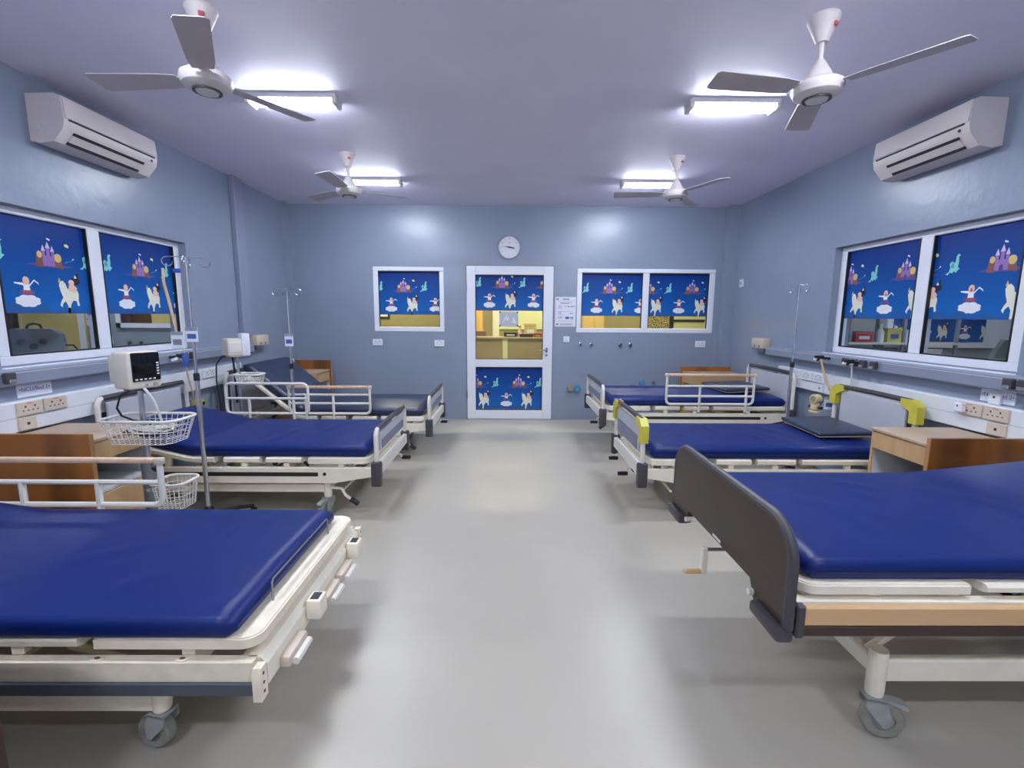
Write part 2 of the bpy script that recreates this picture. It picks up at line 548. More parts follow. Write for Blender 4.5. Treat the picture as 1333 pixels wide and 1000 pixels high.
# ------------------------------------------------------------------ long-wall windows
def long_window(name, x, sgn, castles):
    """sgn: +1 the room lies towards +x (left wall), -1 right wall"""
    root = sroot(name, (x, 0, 0))
    fz0, fz1 = 1.095, 2.03
    d0, d1 = (-0.03, 0.03)
    fr = MB()
    def fb(ya, yb, za, zb, e=0.0): fr.rbox(d0 - e, d1 + e, ya, yb, za, zb, 0.006, 1)
    fb(WY0, WY1, fz0, 1.155)
    fb(WY0, WY1, 1.985, fz1)
    fb(WY0, 2.78, 1.150, 1.99)
    fb(4.235, WY1, 1.150, 1.99)
    fr.build('window_frame', 'pvc', root)
    mu = MB(); mu.rbox(d0 - .004, d1 + .004, 3.385, 3.49, 1.150, 1.99, 0.008, 1)
    mu.build('mullion', 'pvc', root)
    for (ya, yb), cs in zip(((2.78, 3.385), (3.49, 4.235)), castles):
        pane(root, (-0.004, ya, 1.152), (0.004, yb, 1.987), 'x')
        gk = MB()
        g = sgn * 0.0305
        for (a, b, c, d) in ((ya, ya + .008, 1.155, 1.985), (yb - .008, yb, 1.155, 1.985), (ya, yb, 1.155, 1.163)):
            gk.box(min(sgn * .006, g), max(sgn * .006, g), a, b, c, d)
        gk.build('gasket', 'black_plastic', root)
        fx = sgn * 0.0075
        if sgn > 0:
            # seen from the room, viewer's right is +y on the left wall
            film(root, (fx, ya + .006, 1.405), (0, 1, 0), (1, 0, 0), yb - ya - .012, 0.58, cs - ya)
        else:
            film(root, (fx, yb - .006, 1.405), (0, -1, 0), (-1, 0, 0), yb - ya - .012, 0.58, yb - cs)
    return root
long_window('window_1', XL - 0.09, 1, (3.105, 3.86))
long_window('window_2', XR + 0.09, -1, (2.925, 3.625))
# white inner sills
struct(MB().rbox(XL - .055, XL + .02, WY0, WY1 + .02, 1.078, 1.0945, .004, 1).build('trim_3', 'pvc'))
struct(MB().rbox(XR - .02, XR + .055, WY0, WY1 + .02, 1.078, 1.0945, .004, 1).build('trim_4', 'pvc'))

# ------------------------------------------------------------------ back windows
def back_window(name, W, panes, castles):
    root = sroot(name, (0, YB, 0))
    x0, x1, z0, z1 = W
    a, b = -0.006, 0.06
    fr = MB()
    t = .062
    fr.rbox(x0, x1, a, b, z0, z0 + t, .006, 1); fr.rbox(x0, x1, a, b, z1 - t + .01, z1, .006, 1)
    fr.rbox(x0, panes[0][0], a, b, z0 + t - .01, z1 - t + .01, .006, 1); fr.rbox(panes[-1][1], x1, a, b, z0 + t - .01, z1 - t + .01, .006, 1)
    fr.build('window_frame', 'pvc', root)
    if len(panes) > 1:
        MB().rbox(panes[0][1], panes[1][0], a - .003, b, z0 + t - .01, z1 - t + .01, .006, 1).build('mullion', 'pvc', root)
    for (pa, pb), cs in zip(panes, castles):
        pane(root, (pa, .03, z0 + t), (pb, .036, z1 - t + .01), 'y')
        gk = MB()
        for (e, f, g, h) in ((pa, pa + .008, z0 + t, z1 - t + .01), (pb - .008, pb, z0 + t, z1 - t + .01), (pa, pb, z1 - t - .002, z1 - t + .01)):
            gk.box(e, f, 0.0, .028, g, h)
        gk.build('gasket', 'black_plastic', root)
        film(root, (pa + .006, .027, 1.415), (1, 0, 0), (0, -1, 0), pb - pa - .012, z1 - t - 1.415, cs - pa)
    return root
back_window('window_3', LW, ((-1.722, -0.918),), (-1.405,))
back_window('window_4', RW, ((0.960, 1.765), (1.850, 2.642)), (1.325, 2.425))

# ------------------------------------------------------------------ door
door = sroot('door_1', (0, YB, 0))
fr = MB()
a, b = -0.012, 0.05
for (x0_, x1_, z0_, z1_) in ((DX0 + .005, -0.445, .006, 2.055), (0.456, DX1 - .005, .006, 2.055), (-0.447, .458, 1.94, 2.055), (-0.447, .458, .722, .825), (-0.447, .458, .006, .13)):
    fr.rbox(x0_, x1_, a, b, z0_, z1_, .006, 1)
fr.build('door_leaf', 'pvc', door)
fj = MB()
for q in ((DX0, DX0 + .008, -.004, .06, 0, 2.06), (DX1 - .008, DX1, -.004, .06, 0, 2.06), (DX0, DX1, -.004, .06, 2.052, 2.06)): fj.box(*q)
fj.build('door_seal', 'slot', door, smooth=False)
pane(door, (-.445, .02, .825), (.456, .026, 1.94), 'y')
pane(door, (-.445, .02, .13), (.456, .026, .722), 'y')
gk = MB()
for (za, zb) in ((.825, 1.94), (.13, .722)):
    for q in ((-.447, -.437, -.004, .018, za, zb), (.448, .458, -.004, .018, za, zb), (-.447, .458, -.004, .018, za, za + .009), (-.447, .458, -.004, .018, zb - .009, zb)): gk.box(*q)
gk.build('gasket', 'black_plastic', door, smooth=False)
film(door, (-.440, .016, 1.475), (1, 0, 0), (0, -1, 0), .890, .46, .345)
film(door, (-.440, .016, .142), (1, 0, 0), (0, -1, 0), .890, .57, .575)
h = MB()
h.rbox(.490, .520, -.022, -.012, .925, .985, .004, 1)
h.tube([(.505, -.012, .955), (.505, -.055, .955), (.495, -.06, .955), (.40, -.058, .962)], .009, 8)
hd = h.build('door_handle', 'chrome', door)
MB().lathe([(.0, -.024), (.014, -.024), (.016, -.012)], (.505, 0, .885), 14, 'y').build('key_cylinder', 'chrome', hd)
for z in (.35, 1.77):
    MB().lathe([(.009, -.06), (.009, .06)], (DX0 + .004, -.014, z), 10).build('hinge', 'steel_dull', door)

# ------------------------------------------------------------------ lights
def batten(x0, x1, y, label, group='ceiling light battens', lampmat='lamp', zc=ZC):
    root = thing('ceiling_light', label, 'light', ((x0 + x1) / 2, y, zc), 0, group)
    L = (x1 - x0) / 2
    MB().rbox(-L, L, -.064, .064, -.03, 0, .004, 1).build('housing', 'white_paint', root)
    d = MB()
    sec = [(-.056, 0), (-.052, -.012), (-.035, -.024), (0, -.028), (.035, -.024), (.052, -.012), (.056, 0)]
    d.sweep([(Vector((s, 0, -.03)), Vector((0, 1, 0)), Vector((0, 0, 1))) for s in (-L + .03, L - .03)], sec)
    d.build('diffuser', lampmat, root)
    for s in (-1, 1):
        e = MB(); e.rbox(min(s * L, s * (L - .03)), max(s * L, s * (L - .03)), -.06, .06, -.062, -.018, .006, 1)
        e.build('end_cap', 'rail_white', root)
    return root
batten(-1.70, -1.115, 3.29, 'lit ceiling batten partly behind a blade of the near fan above the left beds')
batten(1.165, 1.75, 3.30, 'lit ceiling batten beside the fan hanging near the right wall air conditioner')
batten(-1.70, -1.125, 5.14, 'lit ceiling batten above the bed with the raised grey backrest')
batten(1.165, 1.74, 5.15, 'lit ceiling batten above the bed beside the double back window')
for yy in (1.45, -0.4):
    batten(-1.70, -1.115, yy, 'lit ceiling batten over the open end of the ward')
    batten(1.165, 1.75, yy, 'lit ceiling batten over the open end of the ward')

# ------------------------------------------------------------------ ceiling fans
def make_fan(label, x, y, ang):
    root = thing('ceiling_fan', label, 'ceiling fan', (x, y, 0), 0, 'three-blade ceiling fans')
    MB().lathe([(.0, ZC), (.066, ZC), (.070, ZC - .012), (.026, ZC - .112), (.0, ZC - .112)], n=28).build('canopy', 'fan_white', root)
    MB().tube([(0, 0, ZC - .11), (0, 0, 2.60)], .0115, 10).build('down_rod', 'fan_white', root)
    MB().lathe([(.0, 2.625), (.016, 2.625), (.05, 2.565), (.066, 2.535), (.066, 2.52)], n=28).build('lower_canopy', 'fan_white', root)
    MB().lathe([(.0, 2.525), (.09, 2.525), (.108, 2.512), (.112, 2.492), (.102, 2.468), (.075, 2.452), (.058, 2.450), (.0, 2.450)], n=36).build('motor', 'fan_white', root)
    MB().lathe([(.052, 2.450), (.062, 2.450), (.062, 2.444), (.052, 2.444), (.052, 2.450)], n=36).build('ring', 'dark_plastic', root)
    MB().lathe([(.0, 2.450), (.050, 2.450), (.046, 2.441), (.0, 2.440)], n=30).build('bottom_cap', 'fan_white', root)
    for k in range(3):
        aa = R(ang + 120 * k)
        M = Matrix.Rotation(aa, 4, 'Z') @ Matrix.Translation((0, 0, 2.497)) @ Matrix.Rotation(R(9), 4, 'X')
        m = MB()
        pts = [(.125, -.045), (.20, -.056), (.52, -.064), (.54, -.055), (.548, .045), (.535, .062), (.20, .052), (.125, .042)]
        m.prism(pts, -.0015, .0015, 'z'); m.xf(M)
        bl = m.build('blade', 'fan_blade', root)
        i = MB(); i.rbox(.085, .18, -.022, .022, .003, .008, .002, 1); i.xf(M)
        i.build('blade_iron', 'fan_white', bl)
    s = MB(); s.rbox(-.012, .012, -.062, -.052, ZC - .062, ZC - .042, .003, 1, Matrix.Rotation(R(30), 4, 'Z'))
    s.build('logo_mark', 'red_print', root)
    return root
make_fan('white ceiling fan with one blade reaching towards the left wall air conditioner', -1.43, 2.40, 57)
make_fan('white ceiling fan with one blade sweeping over the right wall air conditioner', 1.475, 2.42, 68)
make_fan('white ceiling fan above the grey mattress bed, before the vertical wall trunking', -1.425, 4.37, 27)
make_fan('white ceiling fan before the double back window, above the bed rail with wooden strip', 1.485, 4.385, 54)

# ------------------------------------------------------------------ air conditioners
def make_ac(label, x, y0, y1, sgn):
    root = thing('air_conditioner', label, 'air conditioner', (x, (y0 + y1) / 2, 0), 0, 'wall air conditioners')
    L = (y1 - y0) / 2
    def X(v): return sgn * v
    prof = [(0, 2.43), (0, 2.695), (.17, 2.70), (.205, 2.685), (.215, 2.555), (.205, 2.505), (.14, 2.43), (.06, 2.418)]
    m = MB(); m.prism([(X(a), b) for a, b in prof], -L, L, 'y')
    m.build('body', 'ac_body', root)
    fp = MB(); fp.prism([(X(a), b) for a, b in [(.203, 2.690), (.212, 2.684), (.222, 2.565), (.214, 2.565)]], -L + .006, L - .006, 'y')
    fp.build('front_panel', 'ac_body', root)
    sl = MB(); sl.prism([(X(a), b) for a, b in [(.214, 2.562), (.2195, 2.562), (.2195, 2.554), (.213, 2.554)]], -L + .03, L - .03, 'y')
    sl.build('panel_gap', 'ac_gap', root)
    for (p, q) in (((.2035, 2.5), (.192, 2.487)), ((.158, 2.449), (.146, 2.435))):
        g = MB(); nx, nz = .75, -.66
        g.prism([(X(p[0]), p[1]), (X(q[0]), q[1]), (X(q[0] + .003), q[1] - .004), (X(p[0] + .003), p[1] - .004)], -L + .07, L - .12, 'y')
        g.build('louvre_gap', 'ac_gap', root)
    lv = MB(); lv.prism([(X(.191), 2.486), (X(.160), 2.451), (X(.163), 2.446), (X(.195), 2.482)], -L + .075, L - .125, 'y')
    lv.build('louvre', 'ac_body', root)
    st = MB(); st.prism([(X(.219), 2.575), (X(.2225), 2.575), (X(.2225), 2.568), (X(.219), 2.568)], L - .26, L - .01, 'y')
    st.build('silver_strip', 'silver', root)
    dd = MB()
    dd.lathe([(0, 0), (.009, 0), (.009, .003), (0, .003)], (0, 0, 0), 12, 'x')
    dd.xf(Matrix.Translation((X(.2145) if sgn > 0 else X(.2175), (L - .06) if sgn > 0 else (-L + .06), 2.53)))
    dd.build('sensor', 'ac_gap', root)
    c = MB(); c.lathe([(0, -L - .004), (.016, -L - .004), (.018, -L)], (X(.05), 0, 2.50), 16, 'y')
    c.build('pipe_cap', 'ac_body', root)
    return root
make_ac('beige split air conditioner high on the left wall above the patterned window', XL, 3.01, 3.76, 1)
make_ac('beige split air conditioner high on the right wall above the patterned window', XR, 2.94, 3.68, -1)

# ------------------------------------------------------------------ wall services
def rail_run(label, x, sgn, y0, y1):
    root = thing('bedhead_rail', label, 'wall rail', (x, 0, 0))
    m = MB(); m.prism([(0, .995), (0, 1.09), (sgn * .05, 1.09), (sgn * .06, 1.078), (sgn * .06, 1.004), (sgn * .053, .995)], y0, y1, 'y')
    m.build('rail_body', 'rail_grey', root)
    m = MB(); m.box(min(sgn * .0598, sgn * .062), max(sgn * .0598, sgn * .062), y0, y1, 1.066, 1.069)
    m.build('groove', 'rail_white', root, smooth=False)
    return root
rail_run('grey medical gas rail running along the left wall under the window', XL, 1, -0.6, 5.21)
rail_run('grey medical gas rail running along the right wall under the window', XR, -1, -0.6, 5.21)
def trunk(label, x, sgn, y0, y1):
    root = thing('socket_trunking', label, 'trunking', (x, 0, 0))
    m = MB(); m.prism([(0, .722), (0, .90), (sgn * .046, .90), (sgn * .05, .895), (sgn * .05, .727), (sgn * .046, .722)], y0, y1, 'y')
    m.build('trunking_body', 'trunk_white', root)
    m = MB(); m.box(min(sgn * .0495, sgn * .0508), max(sgn * .0495, sgn * .0508), y0, y1, .806, .8085)
    m.build('lid_joint', 'rail_grey', root, smooth=False)
    return root
trunk('white socket trunking along the left wall below the grey rail', XL, 1, -0.6, 4.95)
trunk('white socket trunking along the right wall below the grey rail', XR, -1, -0.6, 4.95)
p = MB(); p.rbox(0, .055, 5.045, 5.205, 1.18, ZC, .006, 1); p.xf(Matrix.Translation((XL, 0, 0)))
tag(p.build('vertical_trunking', 'pipe_grey'), 'vertical blue-grey cable trunking from ceiling down the left wall', 'trunking')

def socket_plate(label, x, sgn, y0, y1, z0, z1, holes=2, group='socket plates on the trunking', face=0.05, red=True, axis='x', mt='beige_plastic'):
    """plate on a long wall (axis x) or on the back wall (axis y: y0,y1 are x)"""
    cy, cz = (y0 + y1) / 2, (z0 + z1) / 2
    if axis == 'x':
        root = thing('wall_socket', label, 'socket', (x + sgn * face, cy, cz), PI / 2 if sgn > 0 else -PI / 2, group)
    else:
        root = thing('wall_socket', label, 'socket', (cy, x, cz), 0, group)
    hw, hh = (y1 - y0) / 2, (z1 - z0) / 2
    MB().rbox(-hw, hw, -.012, 0, -hh, hh, .003, 1).build('plate', mt, root)
    m = MB()
    if holes == 1:
        m.box(-.008, .008, -.0128, -.012, -.008, .008)
    else:
        for s in (-1, 1):
            cx = s * hw * .38
            m.box(cx - .004, cx + .004, -.0128, -.012, .006, .018)
            for t in (-1, 1):
                m.box(cx + t * .014 - .005, cx + t * .014 + .005, -.0128, -.012, -.014, -.008)
    m.build('pin_holes', 'ink_dark', root, smooth=False)
    if red and holes == 2:
        MB().box(-.018, .018, -.0127, -.012, hh - .011, hh - .007).build('red_mark', 'red_print', root, smooth=False)
    return root
socket_plate('beige double socket on the left trunking right below the bed sign', XL, 1, 2.655, 2.80, .815, .893)
socket_plate('beige double socket on the left trunking, next to the monitor trolley', XL, 1, 2.815, 2.96, .815, .893)
socket_plate('beige single outlet plate at the lower edge of the left trunking', XL, 1, 2.655, 2.755, .73, .803, 1)
socket_plate('beige double socket on the right trunking with an adaptor plugged in', XR, -1, 2.765, 2.915, .815, .893)
socket_plate('beige double socket with free outlets on the right trunking by the panelled locker', XR, -1, 2.610, 2.757, .815, .893)
socket_plate('beige single outlet plate at the lower edge of the right trunking', XR, -1, 2.615, 2.725, .73, .803, 1)
socket_plate('pale double socket on the right trunking behind the drip stand', XR, -1, 4.20, 4.36, .815, .893, mt='trunk_white')
socket_plate('pale double socket on the right trunking beside the drip stand pole', XR, -1, 4.38, 4.53, .815, .893, mt='trunk_white')
socket_plate('pale single outlet plate under the double socket near the drip stand', XR, -1, 4.20, 4.30, .73, .803, 1, mt='trunk_white')
socket_plate('pale double socket on the left trunking behind the left drip stand', XL, 1, 4.30, 4.50, .815, .893, mt='trunk_white')
socket_plate('white double socket on the back wall under the left corner of the single window', YB, 1, -1.82, -1.69, 1.005, 1.09, axis='y', mt='pvc', red=False, group='sockets on the back wall')
socket_plate('white double socket on the back wall near the door hinge side', YB, 1, -.995, -.865, .995, 1.08, axis='y', mt='pvc', red=False, group='sockets on the back wall')
socket_plate('white double socket on the back wall under the double window', YB, 1, 2.505, 2.64, 1.005, 1.09, axis='y', mt='pvc', red=False, group='sockets on the back wall')
sw = thing('light_switch', 'white light switch beside the door under the printed notice', 'switch', (.77, YB, 1.10))
MB().rbox(-.04, .04, -.012, 0, -.04, .04, .003, 1).build('plate', 'pvc', sw)
MB().rbox(-.02, .02, -.017, -.012, -.022, .022, .003, 1).build('rocker', 'paper', sw)
sw = thing('light_switch', 'small white switch plate high on the right wall near the back corner', 'switch', (XR, 5.985, 1.83), -PI / 2)
MB().rbox(-.045, .045, -.012, 0, -.05, .05, .003, 1).build('plate', 'pvc', sw)
MB().rbox(-.014, .014, -.017, -.012, -.02, .02, .003, 1).build('rocker', 'rail_grey', sw)
ad = thing('plug_adaptor', 'white plug adaptor in the right trunking socket', 'adaptor', (XR - .062, 2.885, .858), -PI / 2)
MB().rbox(-.028, .028, -.035, 0, -.03, .03, .006, 1).build('adaptor_body', 'pvc', ad)
MB().box(-.004, .004, -.036, -.035, .004, .016).build('pin_holes', 'ink_dark', ad, smooth=False)
ad = thing('wall_outlet', 'white single outlet on the right wall between rail and trunking', 'socket', (XR, 2.745, .935), -PI / 2)
MB().rbox(-.035, .035, -.02, 0, -.033, .035, .004, 1).build('plate', 'pvc', ad)
MB().box(-.006, .006, -.0208, -.02, .004, .018).build('pin_holes', 'ink_dark', ad, smooth=False)
# beige dispensers / boxes at the ends of the rails
for x, sgn, lab in ((XL, 1, 'beige outlet box on the left wall beside the vertical trunking'), (XR, -1, 'beige outlet box on the right wall at the end of the grey rail')):
    bx = thing('outlet_box', lab, 'wall box', (x, 5.345, 1.115), PI / 2 if sgn > 0 else -PI / 2)
    MB().rbox(-.13, .13, -.09, 0, -.055, .06, .008, 2).build('box_body', 'beige_plastic', bx)
    m = MB()
    for s in (-.05, .05): m.lathe([(0, -.092), (.012, -.092), (.012, -.0895)], (s, 0, -.03), 10, 'y')
    m.build('outlets', 'box_brown', bx)
    MB().rbox(-.07, .07, -.05, 0, -.10, -.056, .004, 1).build('bracket', 'rail_grey', bx)

# bed signs on long walls
def bed_sign(label, x, sgn, y0, y1, z0, z1, txt):
    root = thing('bed_sign', label, 'sign', (x, (y0 + y1) / 2, (z0 + z1) / 2), PI / 2 if sgn > 0 else -PI / 2)
    hw, hh = (y1 - y0) / 2, (z1 - z0) / 2
    MB().box(-hw, hw, -.004, 0, -hh, hh).build('sheet', 'paper', root, smooth=False)
    text_mesh('lettering', txt, .034, 'paper_blue', root, Matrix.Translation((0, -.0046, hh * .15)) @ Matrix.Rotation(PI / 2, 4, 'X'))
bed_sign('white bed sign with blue letters between the left rail and trunking', XL, 1, 2.72, 2.93, .912, .988, '•NCU/Bed 1•')
bed_sign('pale bed sign with blue letters between the right rail and trunking', XR, -1, 2.64, 2.84, .912, .988, '•NCU/Bed 2•')

# gas outlets on rails
def gas_outlet(x, sgn, y, label, mt='dark_plastic', group='gas outlets on the wall rails'):
    root = thing('gas_outlet', label, 'gas outlet', (x + sgn * .062, y, 1.045), PI / 2 if sgn > 0 else -PI / 2, group)
    MB().rbox(-.026, .026, -.035, 0, -.03, .03, .005, 1).build('outlet_block', mt, root)
    MB().rbox(-.02, .02, -.04, -.035, -.026, -.008, .003, 1).build('release_lever', 'silver', root)
    return root
for y in (3.62, 3.73, 3.83, 3.93):
    gas_outlet(XR, -1, y, 'small grey gas outlet block in the row on the right rail')
for y in (2.62, 2.54):
    gas_outlet(XR, -1, y, 'grey gas outlet block on the right rail above the bed sign')
gas_outlet(XL, 1, 2.62, 'grey gas outlet block on the left rail above the double sockets')
for y in (4.05, 4.16):
    gas_outlet(XL, 1, y, 'small gas outlet block on the left rail behind the drip stand')
# flowmeters plugged into rails
def flowmeter(x, sgn, y, label):
    root = thing('flowmeter', label, 'flowmeter', (x + sgn * .062, y, 1.05), PI / 2 if sgn > 0 else -PI / 2, 'flowmeters on the rails')
    MB().tube([(0, 0, 0), (0, -.09, .005), (0, -.11, -.02)], .012, 8).build('stem', 'black_plastic', root)
    MB().rbox(-.02, .02, -.13, -.06, .0, .028, .005, 1).build('meter_head', 'black_plastic', root)
    MB().tube([(0, -.06, -.005), (-.05, -.08, -.015), (-.085, -.08, -.015)], .013, 8).build('knob', 'pvc', root)
    return root
flowmeter(XR, -1, 4.15, 'black and white flowmeter at the far end of the right window rail')
flowmeter(XR, -1, 3.78, 'dark flowmeter over the yellow capped headboard')
flowmeter(XL, 1, 3.90, 'flowmeter on the left rail behind the monitor')

# valves on the back wall
for x in (.957, 1.10, 1.495, 1.63):
    v = thing('wall_valve', 'small round chrome valve on the back wall under the double window', 'valve', (x, YB, 1.035), 0, 'chrome valves under the double window')
    MB().lathe([(0, -.04), (.016, -.04), (.018, -.02), (.027, -.018), (.027, 0)], n=16, axis='y').build('valve_body', 'chrome', v)
    MB().lathe([(0, -.043), (.010, -.043), (.010, -.039)], n=12, axis='y').build('valve_port', 'ink_dark', v)
for x, z, mt, lab, r in ((.837, .432, 'valve_tan', 'tan round cap low on the back wall beside the door', .042), (.935, .432, 'valve_blue', 'blue round cap low on the back wall beside the tan one', .045),
                      (1.81, .522, 'valve_blue', 'blue round cap on the back wall behind the bed', .04), (1.965, .523, 'chrome', 'small chrome cap on the back wall right of the blue cap', .022)):
    v = thing('service_outlet', lab, 'wall cap', (x, YB, z))
    MB().lathe([(0, -.05), (r * .75, -.05), (r, -.035), (r, 0)], n=20, axis='y').build('cap_body', mt, v)
    MB().lathe([(0, -.054), (r * .3, -.054), (r * .3, -.05)], n=12, axis='y').build('cap_boss', 'rail_grey', v)

# ------------------------------------------------------------------ clock and notice
ck = thing('wall_clock', 'round white wall clock above the door', 'clock', (0, YB, 2.29))
MB().lathe([(.135, 0), (.15, 0), (.153, -.02), (.146, -.035), (.135, -.035), (.135, 0)], n=48, axis='y').build('rim', 'silver', ck)
MB().lathe([(0, -.014), (.136, -.014), (.136, -.002), (0, -.002)], n=48, axis='y').build('dial', 'clock_face', ck)
for n_ in range(1, 13):
    a_ = R(90 - 30 * n_)
    text_mesh('numeral', str(n_), .026, 'paper_ink', ck, Matrix.Translation((.108 * math.cos(a_), -.0150, .108 * math.sin(a_))) @ Matrix.Rotation(PI / 2, 4, 'X'))
def hand(deg, L, wd, nm, back=.02):
    m = MB(); m.prism([(-wd, -back), (wd, -back), (wd * .7, L), (-wd * .7, L)], -.021, -.018, 'y'); m.xf(Matrix.Rotation(R(deg), 4, 'Y'))
    m.build(nm, 'ink_dark', ck)
hand(101, .068, .009, 'hour_hand'); hand(280, .045, .006, 'minute_hand', .03); hand(275, .1, .0018, 'second_hand', .03)
MB().box(-.012, .012, -.0155, -.0145, .056, .063).build('maker_mark', 'paper_ink', ck, smooth=False)
nt_ = thing('notice', 'printed white notice sheet on the wall between the door and double window', 'notice', (.75, YB, 1.465))
MB().box(-.137, .137, -.004, 0, -.195, .195).build('sheet', 'paper', nt_, smooth=False)
m = MB()
def bar(x0, x1, z, h_=.006): m.box(x0, x1, -.0047, -.004, z - h_ / 2, z + h_ / 2)
bar(-.04, .05, .166, .014); bar(-.125, -.09, .166, .018); bar(-.1, .11, .142, .003)
bar(-.075, .085, .118, .007); bar(-.06, .05, .105, .005)
for z in (.082, .07, .058, .046): bar(-.095, -.045, z, .004)
for x in (-.01, .025, .04, .07, .085, .105): bar(x, x + .012, .07, .018)
bar(-.1, .1, .004, .003)
for z in (-.008, -.018, -.028): bar(-.095, -.05, z, .004)
for x in (.055, .07, .09): bar(x, x + .014, -.022, .01)
bar(-.1, -.02, -.04, .003)
for x in (-.09, -.07, -.05): bar(x, x + .008, -.075, .03)
bar(-.1, .1, -.122, .003); bar(-.07, .09, -.16, .006); bar(-.07, .09, -.172, .006); bar(-.12, -.09, -.165, .02)
m.build('print_lines', 'paper_ink', nt_, smooth=False)
m = MB(); bar(.0, .05, -.08, .03); bar(.062, .105, -.075, .012); bar(.062, .105, -.09, .008)
m.build('blue_print', 'paper_blue', nt_, smooth=False)
# sheet taped to the door glass
dn = thing('door_notice', 'lilac sheet taped by four black corners to the door glass', 'notice', (0, YB + .018, 1.365))
MB().box(-.13, .125, -.004, -.001, -.10, .10).build('sheet', 'board_grey', dn, smooth=False)
m = MB()
for sx in (-.13, .105):
    for sz in (-.10, .08): m.box(sx, sx + .02, -.005, -.004, sz, sz + .02)
m.build('tape', 'ink_dark', dn, smooth=False)
m = MB()
for poly in ([(-.09, -.06), (-.05, .03), (-.02, .07), (-.03, .02), (-.06, -.02)], [(-.04, -.01), (-.01, .04), (0, 0), (-.02, -.03)], [(.04, -.04), (.06, .03), (.07, -.03)], [(.05, -.05), (.1, -.06), (.08, .0)]):
    m.prism(poly, -.0047, -.004, 'y')
m.build('drawing', 'white_paint', dn, smooth=False)

# ================================================================== beds
def make_caster(root, x, y, ztop, r=.06, turn=0, pedal=False):
    M = Matrix.Translation((x, y, 0)) @ Matrix.Rotation(R(turn), 4, 'Z')
    f = MB()
    f.lathe([(0, ztop), (.022, ztop), (.026, ztop - .02), (.024, 2 * r + .012), (0, 2 * r + .012)], n=14)
    for s in (-1, 1):
        f.prism([(-.03, 2 * r + .014), (.03, 2 * r + .014), (.030, 2 * r - .02), (-.024, r - .016), (-.042, r - .010), (-.046, r + .02)],
                min(s * .024, s * .030), max(s * .024, s * .030), 'y')
    f.box(-.03, .03, -.03, .03, 2 * r + .006, 2 * r + .016)
    f.xf(M)
    c = f.build('caster', 'castor_grey', root)
    w_ = MB()
    w_.lathe([(r * .55, -.019), (r * .9, -.020), (r, -.012), (r, .012), (r * .9, .020), (r * .55, .019), (r * .55, -.019)], (-.03, 0, r), 28, 'y')
    w_.xf(M); w_.build('tyre', 'rubber', c)
    h_ = MB(); h_.lathe([(0, -.021), (.014, -.021), (.016, -.014), (r * .56, -.013), (r * .56, .013), (.016, .014), (.014, .021), (0, .021)], (-.03, 0, r), 20, 'y')
    h_.xf(M); h_.build('wheel_hub', 'castor_grey', c)
    if pedal:
        p_ = MB(); p_.prism([(-.02, 2 * r + .012), (-.085, 2 * r + .002), (-.10, 2 * r - .008), (-.095, 2 * r - .018), (-.02, 2 * r + .004)], -.018, .018, 'y')
        p_.xf(M); p_.build('brake_pedal', 'castor_grey', c)
    return c

def bed_path(hl, zd, hinge_x, ang, n=40, length=None, foot_x=None, blend=.12):
    """list of (s, origin, normal) along the deck centre line, from the foot (+x) towards the head"""
    out = []
    x, z = (hl if foot_x is None else foot_x), zd
    L = length
    ds = L / n
    th = 0.0
    for i in range(n + 1):
        s = i * ds
        fx = (hl if foot_x is None else foot_x) - s
        t = (hinge_x + blend / 2 - fx) / blend
        t = max(0, min(1, t)); t = t * t * (3 - 2 * t)
        th = R(ang) * t
        out.append((s, Vector((x, 0, z)), Vector((math.sin(th), 0, math.cos(th)))))
        x -= math.cos(th) * ds; z += math.sin(th) * ds
    return out

